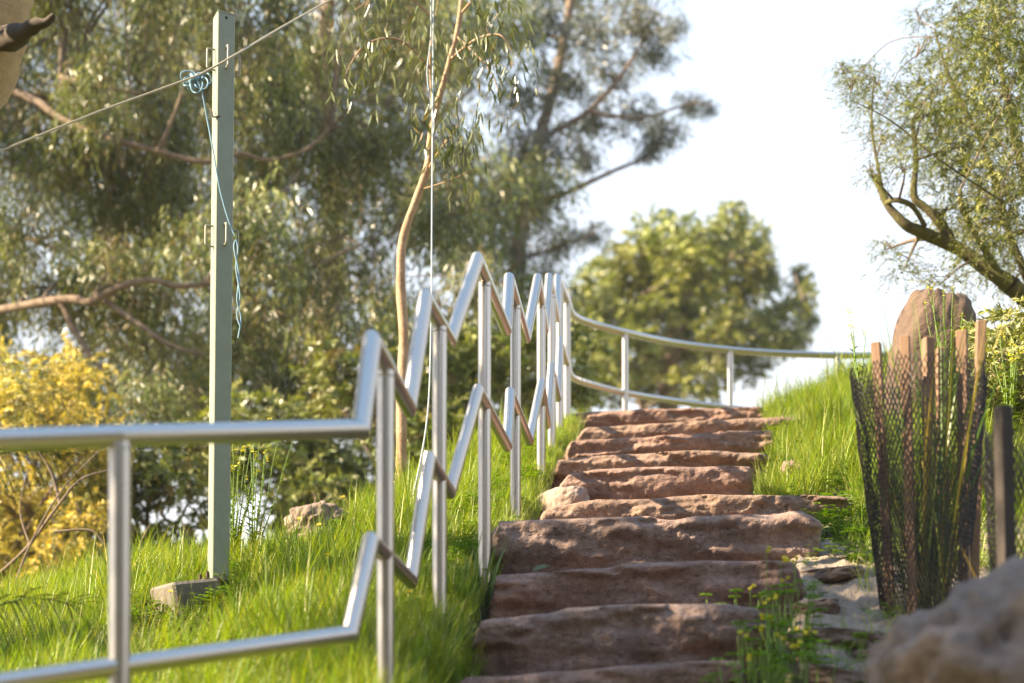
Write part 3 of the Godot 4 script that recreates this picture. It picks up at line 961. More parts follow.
		c5.append([e[0], e[1], rr(7.6, 9.4), e[2], e[3], e[4] * 1.1])
	tree("mossy_tree", "feathery tree with crooked mossy limbs above the standing boulder", "tree", "",
		[[[1120, 480, 9.0], [1105, 400, 8.9], [1075, 345, 8.8], [1040, 308, 8.6], [1010, 285, 8.5]], 0.095, 0.055],
		[[[[1010, 285, 8.5], [985, 268, 8.5], [960, 250, 8.5], [940, 240, 8.5], [910, 227, 8.4], [893, 212, 8.4], [884, 197, 8.4], [874, 175, 8.4]], 0.05, 0.018],
		[[[952, 246, 8.5], [940, 222, 8.5], [925, 207, 8.5], [914, 196, 8.5], [916, 160, 8.5], [912, 120, 8.6]], 0.036, 0.01],
		[[[886, 203, 8.4], [896, 200, 8.3], [912, 206, 8.3], [925, 226, 8.4]], 0.016, 0.014],
		[[[884, 197, 8.4], [872, 130, 8.4], [874, 80, 8.4]], 0.012, 0.004],
		[[[1040, 308, 8.6], [1012, 240, 8.7], [985, 150, 8.7], [950, 80, 8.7], [935, 30, 8.7]], 0.028, 0.005],
		[[[1070, 340, 8.8], [1030, 200, 8.9], [1005, 90, 8.9], [990, -10, 8.9]], 0.035, 0.008],
		[[[1000, 275, 8.5], [965, 215, 8.2], [960, 190, 8.2]], 0.02, 0.012],
		[[[1000, 200, 7.8], [940, 160, 7.7], [890, 120, 7.7], [850, 100, 7.7]], 0.007, 0.002]],
		c5, forms_of(5, 180, 0.18, 74, ["spray", 30, 0.24, 0.025, 0.006, 0.3], [Color(0.18, 0.20, 0.04), Color(0.23, 0.235, 0.055), Color(0.13, 0.15, 0.038), Color(0.18, 0.18, 0.075)], M.fine, 0.6), 0.18, M.moss_bark, 0.6)
	# golden wattle low on the slope, left of the green post
	var c6 := grid_clumps(-110, 95, 375, 660, 34, 11.0, 13.5, 30, func(q: Vector2) -> float: return 1.0 if q.x < 100 - (q.y - 380) * 0.1 else 0.4)
	tree("golden_wattle", "wattle bush covered in golden yellow blossom below the green post", "bush", "",
		[[[10, 700, 12.6], [14, 600, 12.6], [25, 520, 12.4], [40, 430, 12.3]], 0.05, 0.02],
		[[[[20, 545, 12.5], [50, 490, 11.6], [80, 460, 11.4]], 0.02, 0.008], [[[12, 610, 12.6], [-30, 520, 12.4], [-60, 430, 12.4]], 0.03, 0.01]],
		c6, forms_of(4, 200, 0.27, 60, ["spray", 30, 0.22, 0.034, 0.02, 0.2], [Color(0.60, 0.49, 0.12), Color(0.66, 0.57, 0.19), Color(0.50, 0.42, 0.11), Color(0.24, 0.24, 0.08)], M.petal), 0.27, M.bark, 0.8)
	# shrubs behind the crest
	var shrub_forms := [forms_of(3, 220, 0.3, 50, leafy, olive, M.gum), forms_of(3, 230, 0.3, 50, leafy, mid, M.gum)]
	for e in [[1022, 372, 7.0, "light yellow-green shrub behind the net guards under the mossy tree", 1, 0.6], [60, 560, 14.8, "broad olive shrub filling the slope behind the golden wattle", 1, 1.2], [150, 520, 12.5, "rounded olive shrub growing behind the crest between wattle and post", 0, 0.9], [285, 475, 13.5, "loose grey-green shrub behind the crest beside the green post", 1, 1.0], [390, 440, 14.0, "dark shrub behind the crest under the slender sapling", 0, 1.0], [500, 390, 15.0, "tall leafy shrub behind the crest, seen between the steel posts", 1, 1.1]]:
		var cl := []
		for k in 11:
			cl.append([e[0] + rr(-62, 62) * (0.6 if e[2] < 8.0 else 1.0), e[1] + rr(-62, 55) * (0.7 if e[2] < 8.0 else 1.0), e[2] + rr(-0.5, 0.5), rr(26, 38), rr(22, 32)])
		tree("shrub", e[3], "shrub", "", [[[e[0], 690, e[2]], [e[0] + 4, e[1] + 60, e[2]], [e[0] - 3, e[1], e[2]], [e[0] + 5, e[1] - 40, e[2]]], 0.04, 0.012], [[[[e[0], e[1] + 50, e[2]], [e[0] + 30, e[1], e[2]], [e[0] + 45, e[1] - 35, e[2]]], 0.02, 0.008], [[[e[0], e[1] + 50, e[2]], [e[0] - 28, e[1], e[2]], [e[0] - 45, e[1] - 25, e[2]]], 0.02, 0.008]],
			cl, shrub_forms[e[4]], 0.3, M.bark, e[5])

func build_near_trees() -> void:
	# pale trunk at the edge with a broken stub; its crown shades the lower stairs
	var cl := []
	for k in 52:
		var w := Vector3(rr(-3.8, -2.6), rr(2.5, 3.7), rr(-4.9, -1.7))
		if w.x > 0.36 * w.z - 0.35: continue
		cl.append([CX + w.x * F / -w.z, CY - w.y * F / -w.z, -w.z, 0.30 * F / -w.z, 0.26 * F / -w.z])
	var pale := tree("pale_gum_tree", "pale smooth-barked gum trunk with a broken branch stub, rope tied past it", "tree", "",
		[[[-215, 760, 5.3], [-150, 500, 5.3], [-75, 200, 5.3], [-38, 95, 5.3], [-16, 40, 5.3], [-2, -10, 5.3], [5, -120, 5.3], [-40, -300, 5.3]], 0.19, 0.10],
		[[[[-75, 200, 5.3], [-240, 60, 4.9], [-480, -60, 4.2], [-900, -400, 3.2]], 0.06, 0.02], [[[-20, -200, 5.3], [-240, -150, 4.9], [-500, -250, 4.2]], 0.07, 0.02]],
		cl, forms_of(2, 300, 0.3, 26, ["hang", 20, 0.34, 0.11, 0.018, 0.9], [Color(0.075, 0.088, 0.038), Color(0.10, 0.11, 0.05)], M.gum), 0.3, M.pale_bark, 0.8)
	var sg := Geo.new()
	var stub := spline([px(-4, 44, 5.26), px(13, 37, 5.14), px(26, 33, 5.08), px(36, 25, 5.05), px(46, 23, 5.04), px(54, 15, 5.03)], 5)
	tube(sg, stub, taper(stub.size(), 0.040, 0.006), 12, 0.9)
	put("broken_branch", sg.mesh(), M.dark_bark, pale)
	# gums behind the viewer: the rails mirror them and they keep the sky off the fronts of the steps
	var back := forms_of(3, 320, 1.1, 150, ["hang", 18, 0.7, 0.22, 0.05, 0.8], [Color(0.09, 0.10, 0.04), Color(0.125, 0.12, 0.055), Color(0.15, 0.11, 0.055)], M.gum)
	for e in [[Vector3(-4.5, 0, 5.0), "broad gum tree standing downhill behind the stairs' foot"], [Vector3(1.5, 0, 8.0), "tall gum tree facing the stairs from further downhill"], [Vector3(6.5, 0, 4.0), "gum tree standing downhill beside the boulders"]]:
		var b: Vector3 = e[0]
		b.y = ground(b.x, b.z)
		var bc := []
		for k in 30:
			var v := rvec()
			bc.append([b + Vector3(0, 4.6, 0) + v * Vector3(2.9, 3.4, 2.4) * pow(rng.randf(), 0.4), rr(0.9, 1.3), rr(0.8, 1.1)])
		tree("gum_tree", e[1], "tree", "trees downhill of the stairs", [[b, b + Vector3(0.2, 2, 0.1), b + Vector3(0, 4.5, 0), b + Vector3(0.3, 7.5, 0)], 0.24, 0.07], [[[b + Vector3(0.1, 2.2, 0), b + Vector3(1.2, 4, 0.2), b + Vector3(2.2, 5, 0)], 0.1, 0.04], [[b + Vector3(0.1, 2.6, 0), b + Vector3(-1.1, 4, 0.2), b + Vector3(-2.0, 5.4, 0)], 0.1, 0.04]], bc, back, 1.1, M.bark, 2.0)
	# slender gum sapling, its leaves told apart one by one
	var base := px(401, 492, 7.6)
	base.y = ground(base.x, base.z) - 0.1
	var root := thing("gum_sapling", "slender gum sapling with a crooked tan stem behind the zigzag handrail", "tree", base)
	var tp := []
	for e in [[402, 400, 7.6], [404, 340, 7.6], [401, 290, 7.6], [401, 255, 7.6], [406, 228, 7.6], [418, 195, 7.6], [428, 165, 7.6], [432, 130, 7.6], [440, 95, 7.6], [450, 60, 7.6], [460, 15, 7.6], [468, -80, 7.6]]: tp.append(px(e[0], e[1], e[2]))
	var sp := spline([base] + tp, 5)
	var rad := taper(sp.size(), 0.031, 0.012)
	var g := Geo.new()
	tube(g, sp, rad, 12, 0.22)
	put("trunk", g.mesh(), M.tan_bark, root)
	var tips := []
	for l in [[[[431, 140, 7.6], [433, 110, 7.5], [430, 60, 7.5], [438, 0, 7.5]], 0.010], [[[428, 170, 7.6], [440, 150, 7.5], [455, 130, 7.4], [465, 112, 7.4]], 0.008], [[[450, 60, 7.6], [475, 40, 7.4], [500, 35, 7.3], [512, 52, 7.3]], 0.009], [[[455, 35, 7.6], [490, 70, 7.5], [500, 100, 7.5]], 0.007], [[[432, 70, 7.5], [400, 40, 7.4], [365, 45, 7.3], [345, 75, 7.3]], 0.009], [[[436, 20, 7.5], [395, -10, 7.4], [355, 10, 7.3]], 0.008], [[[460, 15, 7.6], [485, -10, 7.5], [505, 0, 7.4]], 0.008], [[[420, 190, 7.6], [450, 180, 7.5], [476, 168, 7.5]], 0.004]]:
		var lp := []
		for e in l[0]: lp.append(px(e[0], e[1], e[2]))
		var ls := spline(lp, 5)
		g = Geo.new()
		tube(g, ls, taper(ls.size(), l[1], 0.002), 7)
		put("branch", g.mesh(), M.tan_bark, root)
		for k in range(4, ls.size()): tips.append([ls[k], 1.0 if l[1] > 0.0045 else 0.15])
	var forms := []
	for k in 6:
		var lg := Geo.new()
		var col: Color = [Color(0.13, 0.145, 0.05), Color(0.17, 0.17, 0.075), Color(0.09, 0.105, 0.035), Color(0.20, 0.20, 0.11), Color(0.11, 0.13, 0.05), Color(0.22, 0.15, 0.06)][k]
		blade(lg, Vector3.ZERO, Vector3.DOWN, Vector3(0, 0, 1), rr(0.065, 0.095), rr(0.012, 0.017), 0.0, 4, col)
		for q in lg.v.size(): lg.v[q].x += lg.v[q].y * lg.v[q].y * rr(0.5, 2.0)
		forms.append(lg.mesh(M.gum))
	var more := []
	var mc := []
	var made := 0
	var tries := 0
	while made < 230 and tries < 3000:
		tries += 1
		var tp2: Array = tips[rng.randi() % tips.size()]
		if rng.randf() > tp2[1]: continue
		var p: Vector3 = tp2[0] + Vector3(rr(-0.11, 0.11), rr(-0.14, 0.05), rr(-0.12, 0.12))
		var b := Basis(Vector3.UP, rng.randf() * TAU) * Basis(Vector3.RIGHT, rr(-0.7, 0.7)) * Basis(Vector3.FORWARD, rr(-0.5, 0.5))
		piece("leaf", forms[rng.randi() % 6], Transform3D(b, p), root)
		made += 1
	for k in 420:
		var tp3: Array = tips[rng.randi() % tips.size()]
		if rng.randf() > tp3[1]: continue
		var p: Vector3 = tp3[0] + Vector3(rr(-0.14, 0.14), rr(-0.16, 0.08), rr(-0.25, 0.25))
		more.append(Transform3D(Basis(Vector3.UP, rng.randf() * TAU) * Basis(Vector3.RIGHT, rr(-0.7, 0.7)) * Basis(Vector3.FORWARD, rr(-0.5, 0.5)), p))
	scatter("foliage", forms[0], more, [], root).set_meta("kind", "stuff")

# ---------------------------------------------------------------- grass
func tuft(seed_: int, n: int, h: float, spread: float, wd: float, segs := 4) -> ArrayMesh:
	var r := RandomNumberGenerator.new()
	r.seed = seed_
	var g := Geo.new()
	for i in n:
		var a := r.randf() * TAU
		var o := Vector3(cos(a), 0, sin(a)) * spread * sqrt(r.randf())
		var lean := r.randf_range(0.08, 0.55)
		var b := r.randf() * TAU
		var q := Vector3(cos(b) * lean, 1.0, sin(b) * lean).normalized()
		var s := Vector3(-sin(b), 0, cos(b)).rotated(Vector3.UP, r.randf_range(-0.7, 0.7))
		var ln := h * r.randf_range(0.45, 1.15)
		var bend := r.randf_range(0.1, 0.75)
		var sh := r.randf_range(0.65, 1.35)
		var dry := r.randf() < 0.06
		var col := Color(sh * (2.0 if dry else r.randf_range(0.85, 1.2)), sh * (1.05 if dry else 1.0), sh * (2.0 if dry else r.randf_range(0.7, 1.2)))
		var p := o - Vector3(0, 0.02, 0)
		var base := g.v.size()
		for k in segs:
			var t := float(k) / segs
			var w := wd * (1.0 - t * t * 0.75) * 0.5
			g.v.append(p - s * w); g.v.append(p + s * w)
			g.c.append(col); g.c.append(col)
			p += q * ln / segs
			q = (q + Vector3(cos(b), -0.6, sin(b)) * bend / segs).normalized()
		g.v.append(p); g.c.append(col)
		for k in segs - 1:
			g.quad(base + k * 2, base + k * 2 + 1, base + k * 2 + 3, base + k * 2 + 2)
		g.tri(base + segs * 2 - 2, base + segs * 2 - 1, base + segs * 2)
	return g.mesh(M.grass)

func clover(seed_: int, n: int) -> ArrayMesh:
	var r := RandomNumberGenerator.new()
	r.seed = seed_
	var g := Geo.new()
	for i in n:
		var a := r.randf() * TAU
		var p := Vector3(cos(a), 0, sin(a)) * 0.07 * sqrt(r.randf()) + Vector3(0, r.randf_range(0.01, 0.06), 0)
		for k in 3:
			var b := TAU * k / 3.0 + a
			var sh := r.randf_range(0.7, 1.3)
			blade(g, p, Vector3(cos(b), 0.15, sin(b)).normalized(), Vector3.UP, 0.016, 0.014, 0.3, 2, Color(sh, sh, sh))
	return g.mesh(M.grass)

func build_grass() -> void:
	var forms := [tuft(1, 18, 0.17, 0.05, 0.0034), tuft(2, 18, 0.14, 0.06, 0.0030), tuft(3, 14, 0.23, 0.05, 0.0036), tuft(4, 18, 0.12, 0.06, 0.0030)]
	var ts := [[], [], [], []]
	var cs := [[], [], [], []]
	var tints := [Color(0.24, 0.34, 0.034), Color(0.29, 0.38, 0.038), Color(0.17, 0.27, 0.034), Color(0.36, 0.38, 0.10)]
	var n := 0
	var guard := 0
	while n < 42000 and guard < 500000:
		guard += 1
		var d := rr(3.0, 10.5)
		var x := rr(-0.40 * d - 0.7, 0.40 * d + 0.6)
		var u := x - centre(d)
		var keep := 0.0
		if u < (-0.56 if d > 4.8 else -0.5): # slope on the rail side
			keep = 1.0
			if d < 3.4: keep = 0.5
			if d < 5.4 and u > -1.1: keep = 1.6
			var v := -u - 0.6
			var ridge := lerpf(8.8, 6.6, clampf((v - 0.5) / 0.5, 0.0, 1.0)) + clampf(v - 1.4, 0.0, 1.0) * 0.8
			if d > ridge + 0.9: keep = 0.12
		elif u > 0.52:
			var edge := 0.64
			if d < 6.55: edge = 0.93
			elif d < 7.3: edge = 0.52
			elif d > 8.25 and d < 8.95: edge = 0.88
			if d > 5.9: keep = 1.0 if u > edge or d > 9.9 else 0.0
			elif d > 5.2 and u > 0.8: keep = 0.25
			elif u > 0.6: keep = 0.006
			if d < 7.0 and u > 1.6: keep *= 0.6
		elif d > 10.1: keep = 0.5
		if absf(x + 1.33) < 0.24 and d > 4.9 and d < 6.05: keep = 0.10
		if absf(x + 0.92) < 0.2 and d > 6.2 and d < 6.9: keep = 0.15
		if d > 9.7: keep *= 0.5
		keep *= 0.55 + 0.9 * (0.5 + 0.5 * lump.get_noise_2d(x * 5.0, d * 5.0))
		if rng.randf() > keep: continue
		n += 1
		var f := rng.randi() % 4
		var s := rr(0.45, 1.05) * (1.0 + 0.6 * lump.get_noise_2d(x * 2.5 + 9.0, d * 2.5))
		if rng.randf() < 0.04: s *= 1.5
		if d < 7.4 and d > 5.0 and u > -0.85 and u < 0.0: s *= 0.7
		if u > 0.5 and d > 5.9: s *= 1.05
		if d > 7.4 and u > -0.85 and u < 0.6: s *= 0.6
		ts[f].append(Transform3D(Basis(Vector3.UP, rng.randf() * TAU).scaled(Vector3(s, s * rr(0.8, 1.2), s)), Vector3(x, ground(x, -d), -d)))
		var t: Color = tints[rng.randi() % 4]
		var sh := rr(0.8, 1.2)
		cs[f].append(Color(t.r * sh, t.g * sh, t.b * sh))
	var root := Node3D.new()
	root.name = "grass"
	add_child(root)
	tag(root, "long bright green grass covering the hillside beside the stairs", "grass", "", "stuff")
	for f in 4: scatter("tufts", forms[f], ts[f], cs[f], root).set_meta("kind", "stuff")
	# clover and small weeds at the edges
	var cf := [clover(1, 16), clover(2, 14)]
	var ct := [[], []]
	var cc := [[], []]
	for i in 2600:
		var d := rr(4.0, 8.5)
		var right := rng.randf() < 0.5
		var x := centre(d) + (rr(0.62, 1.3) if right else rr(-2.6, -0.60))
		if right and lump.get_noise_2d(x * 7.0, d * 7.0) < (0.22 if d > 5.3 else 0.5): continue
		var p := Vector3(x, ground(x, -d) + (0.015 if right else 0.0), -d)
		ct[i % 2].append(Transform3D(Basis(Vector3.UP, rng.randf() * TAU).scaled(Vector3.ONE * rr(0.7, 1.4)), p))
		var sh := rr(0.7, 1.2)
		cc[i % 2].append(Color(0.15 * sh, 0.26 * sh, 0.035 * sh))
	var cr := Node3D.new()
	cr.name = "clover"
	add_child(cr)
	tag(cr, "low clover leaves spread over the soil beside the steps", "clover", "", "stuff")
	for f in 2: scatter("clover_leaves", cf[f], ct[f], cc[f], cr).set_meta("kind", "stuff")

# ---------------------------------------------------------------- netting, stakes and strap-leaved plants
func net_geo(c: Vector3, r0: Vector2, r1: Vector2, h: float, lean: Vector3, cells: int, wire: float, seed_: int, rag := 0.0) -> Geo:
	var g := Geo.new()
	var rows := int(h / 0.0175)
	var surf := func(a: float, t: float) -> Vector3:
		var w := 1.0 + 0.10 * lump.get_noise_3d(cos(a) * 2.0 + seed_, t * 2.0, sin(a) * 2.0) + 0.05 * sin(a * 3.0 + seed_)
		var rx := lerpf(r0.x, r1.x, t) * w
		var rz := lerpf(r0.y, r1.y, t) * w
		return c + Vector3(cos(a) * rx, h * t, sin(a) * rz) + lean * t
	for fam in [-1.0, 1.0]:
		for k in cells:
			var a0 := TAU * k / cells
			var prev := Vector3.ZERO
			for j in rows + 1:
				var t := float(j) / rows
				var a: float = a0 + fam * TAU / cells * 0.5 * j
				var p: Vector3 = surf.call(a, t)
				if j > 0 and t < 1.0 - rag * (0.5 + 0.5 * lump.get_noise_2d(cos(a) * 4.0 + seed_, sin(a) * 4.0)):
					var dir := (p - prev).normalized()
					var s := side_of(dir)
					var b := g.v.size()
					var q := dir.cross(s)
					for e in [prev, p]:
						for m in 3:
							g.v.append(e + (s * cos(TAU * m / 3.0) + q * sin(TAU * m / 3.0)) * wire)
					for m in 3:
						var m2 := (m + 1) % 3
						g.quad(b + m, b + m2, b + 3 + m2, b + 3 + m)
				prev = p
	return g

func strap_plant(called: String, label: String, category: String, c: Vector3, n: int, h: float, spread: float, seed_: int, group := "") -> void:
	var root := thing(called, label, category, c, group)
	for i in n:
		var g := Geo.new()
		var a := rng.randf() * TAU
		var q := Vector3(cos(a) * rr(0.05, spread), 1.0, sin(a) * rr(0.05, spread)).normalized()
		var ln := h * rr(0.45, 1.15)
		var col: Color = [Color(0.07, 0.13, 0.025), Color(0.11, 0.18, 0.03), Color(0.15, 0.23, 0.035), Color(0.22, 0.26, 0.04), Color(0.36, 0.27, 0.04)][mini(rng.randi() % 6, 4) if rng.randf() < 0.8 else rng.randi() % 3]
		var at := c + Vector3(rr(-0.05, 0.05), -0.03, rr(-0.05, 0.05))
		var s := q.cross(Vector3(cos(a + rr(-1, 1)), 0, sin(a + rr(-1, 1)))).normalized()
		var w := rr(0.006, 0.011)
		var base := g.v.size()
		var bend := rr(0.0, 0.55) * (1.6 if rng.randf() < 0.2 else 1.0)
		var segs := 8
		var p := at
		for k in segs + 1:
			var t := float(k) / segs
			var ww := w * (1.0 - pow(t, 3.0)) * 0.5 * (0.5 + minf(t * 3.0, 0.5))
			g.v.append(p - s * ww); g.v.append(p + s * ww)
			g.c.append(col); g.c.append(col)
			p += q * ln / segs
			q = (q + Vector3(cos(a), -0.5, sin(a)) * bend * t / segs * 2.0).normalized()
		for k in segs: g.quad(base + k * 2, base + k * 2 + 1, base + k * 2 + 3, base + k * 2 + 2)
		put("leaf", g.mesh(), M.strap, root)

func stake(root: Node, a: Vector3, b: Vector3, w: float, yaw: float, m: Material) -> void:
	var up := (b - a).normalized()
	var zx := Vector3(cos(yaw), 0, -sin(yaw))
	zx = (zx - up * zx.dot(up)).normalized()
	var g := Geo.new()
	box(g, Transform3D(Basis(zx, up, zx.cross(up)), (a + b) * 0.5), Vector3(w, (b - a).length(), w), 0.0025)
	put("stake", g.mesh(), m, root)

func build_guards() -> void:
	# main guard
	var d := 4.75
	var c := on_ground(px(925, 0, d).x, d, -0.01)
	var root := thing("plant_guard", "black net plant guard on several timber stakes beside the upper soil path", "plant guard", c)
	var h := px(0, 352, d).y - c.y
	put("netting", net_geo(c, Vector2(0.135, 0.13), Vector2(0.225, 0.17), h, Vector3(-0.02, 0, 0), 84, 0.00175, 3, 0.12).mesh(), M.net, root)
	var foot := func(x: float, dd: float) -> Vector3: return on_ground(px(x, 0, dd).x, dd, -0.12)
	for e in [[876, 343, 893, 4.78, 0.030, 4.76], [905, 336, 914, 4.67, 0.030, 4.70], [928, 338, 932, 4.82, 0.032, 4.80], [941, 348, 946, 4.86, 0.032, 4.82], [962, 331, 966, 4.70, 0.034, 4.72], [981, 321, 972, 4.82, 0.030, 4.80]]:
		stake(root, foot.call(e[2], e[5]), px(e[0], e[1], e[3]), e[4], rr(-0.5, 0.3), M.stake)
	# second guard
	d = 3.95
	var c2 := on_ground(px(1030, 0, d).x, d, -0.01)
	var r2 := thing("plant_guard", "smaller black net plant guard with weathered stakes toned dark for shade behind the weathered boulder", "plant guard", c2)
	var h2 := px(0, 415, d).y - c2.y
	put("netting", net_geo(c2, Vector2(0.10, 0.10), Vector2(0.12, 0.12), h2, Vector3(0, 0, 0), 46, 0.0018, 8, 0.1).mesh(), M.net, r2)
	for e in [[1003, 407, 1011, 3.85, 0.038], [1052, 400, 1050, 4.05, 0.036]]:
		stake(r2, foot.call(e[2], e[3]), px(e[0], e[1], e[3]), e[4], rr(-0.5, 0.3), M.shaded_old_stake)
	strap_plant("strap_leaf_plant", "clump of tall strap leaves growing inside the larger net guard", "plant", on_ground(px(930, 0, 4.75).x, 4.75), 105, 1.05, 0.32, 1)
	strap_plant("strap_leaf_plant", "short strap-leaved clump inside the smaller net guard", "plant", c2, 36, 0.62, 0.3, 2)

# ---------------------------------------------------------------- flowers and weeds
func petals(g: Geo, at: Vector3, up: Vector3, r: float, n: int, col: Color, cup := 0.6) -> void:
	var s := side_of(up)
	for k in n:
		var o := s.rotated(up, TAU * k / n)
		blade(g, at, (o + up * cup).normalized(), up, r, r * 0.85, -0.1, 2, col)

func oxalis(label: String, at: Vector3, n: int, h: float, flowers: int, group: String) -> void:
	var root := thing("oxalis_plant", label, "weed", at, group)
	for i in n:
		var a := rng.randf() * TAU
		var hh := h * rr(0.3, 0.85)
		var p := at + Vector3(cos(a), 0, sin(a)) * rr(0.02, 0.11)
		var tip := p + Vector3(cos(a) * rr(0.01, 0.05), hh, sin(a) * rr(0.01, 0.05))
		var g := Geo.new()
		tube(g, [p - Vector3(0, 0.03, 0), (p + tip) * 0.5 + Vector3(rr(-0.01, 0.01), 0, 0), tip], [0.0022, 0.0019, 0.0014], 5)
		var st := put("stem", g.mesh(), M.stem, root)
		g = Geo.new()
		var sh := rr(0.75, 1.3)
		for k in 3:
			var b := TAU * k / 3.0 + a
			var dirv := Vector3(cos(b), 0.1, sin(b)).normalized()
			for sd in [-0.38, 0.38]:
				blade(g, tip, dirv.rotated(Vector3.UP, sd), Vector3.UP, 0.027, 0.021, 0.25, 2, Color(0.18 * sh, 0.31 * sh, 0.04 * sh))
		put("leaf", g.mesh(), M.grass, st)
	for i in flowers:
		var a := rng.randf() * TAU
		var p := at + Vector3(cos(a), 0, sin(a)) * rr(0.01, 0.08)
		var tip := p + Vector3(rr(-0.03, 0.03), h * rr(0.75, 1.25), rr(-0.03, 0.03))
		var g := Geo.new()
		tube(g, [p - Vector3(0, 0.03, 0), (p + tip) * 0.5 + Vector3(rr(-0.015, 0.015), 0, 0), tip], [0.0022, 0.0018, 0.0012], 5)
		var st := put("stem", g.mesh(), M.stem, root)
		g = Geo.new()
		for k in 2:
			petals(g, tip + Vector3(rr(-0.012, 0.012), -0.01 * k, rr(-0.01, 0.01)), Vector3(rr(-0.5, 0.5), 0.6, rr(-0.3, 0.6)).normalized(), 0.0145, 5, Color(0.72, 0.62, 0.06), 1.1)
		put("flower", g.mesh(), M.petal, st)

func daisy(at: Vector3, label: String, h: float) -> void:
	var root := thing("yellow_flower", label, "flower", at, "small yellow flowers in the grass")
	var tip := at + Vector3(rr(-0.02, 0.02), h, rr(-0.02, 0.02))
	var g := Geo.new()
	tube(g, [at - Vector3(0, 0.02, 0), (at + tip) * 0.5 + Vector3(0.006, 0, 0), tip], [0.0018, 0.0015, 0.0012], 5)
	put("stem", g.mesh(), M.stem, root)
	g = Geo.new()
	petals(g, tip, Vector3(rr(-0.3, 0.3), 0.8, rr(0.1, 0.7)).normalized(), 0.013, 9, Color(0.75, 0.55, 0.02), 0.35)
	petals(g, tip, Vector3(rr(-0.3, 0.3), 0.8, 0.4).normalized(), 0.008, 6, Color(0.70, 0.48, 0.02), 0.9)
	put("flower_head", g.mesh(), M.petal, root)

func mustard(label: String, at: Vector3, h: float, n: int, lean := 0.0, leafy := 1.0) -> void:
	var root := thing("mustard_weed", label, "weed", at, "")
	for i in n:
		var a := TAU * i / n + rr(-0.4, 0.4)
		var q := Vector3(cos(a) * rr(0.03, 0.24) + lean, 1.0, sin(a) * rr(0.03, 0.22)).normalized()
		var ln := h * rr(0.6, 1.05)
		var pts := []
		for k in 5:
			var t := k / 4.0
			pts.append(at + q * ln * t + Vector3(rr(-0.01, 0.01), 0, rr(-0.01, 0.01)) * t)
		var sp := spline(pts, 3)
		var g := Geo.new()
		tube(g, sp, taper(sp.size(), 0.0035, 0.0012), 5)
		var st := put("stem", g.mesh(), M.stem, root)
		g = Geo.new()
		for k in int(16 * leafy):
			var s := rng.randf()
			var p := at + q * ln * s
			var b := rng.randf() * TAU
			var sz := lerpf(0.05, 0.012, s)
			var sh := rr(0.7, 1.4)
			blade(g, p, Vector3(cos(b), 0.7, sin(b)).normalized(), Vector3.UP, sz, sz * 0.35, 0.4, 3, Color(0.13 * sh, 0.19 * sh, 0.04 * sh))
		put("foliage", g.mesh(), M.grass, st).set_meta("kind", "stuff")
		g = Geo.new()
		for k in 5:
			petals(g, at + q * ln * rr(0.94, 1.0) + Vector3(rr(-0.012, 0.012), 0, rr(-0.012, 0.012)), Vector3(rr(-0.5, 0.5), 1, rr(-0.2, 0.8)).normalized(), 0.008, 4, Color(0.72, 0.60, 0.03), 0.4)
		put("flower", g.mesh(), M.petal, st)

func twig(called: String, label: String, category: String, lines: Array, r0: float, r1: float, m: Material, group := "") -> void:
	var first := px(lines[0][0][0], lines[0][0][1], lines[0][0][2])
	var root := thing(called, label, category, first, group)
	for i in lines.size():
		var l := []
		for e in lines[i]: l.append(px(e[0], e[1], e[2]))
		var sp := spline(l, 5)
		var g := Geo.new()
		tube(g, sp, taper(sp.size(), r0 if i == 0 else r0 * 0.7, r1), 7, 0.2)
		put("main_stem" if i == 0 else "side_twig", g.mesh(), m, root)

func hit(x: float, y: float) -> Vector3: # where the ray of a pixel meets the ground
	var d := 3.0
	while d < 14.0:
		var p := px(x, y, d)
		if p.y < ground(p.x, p.z): return p
		d += 0.03
	return px(x, y, 8.0)

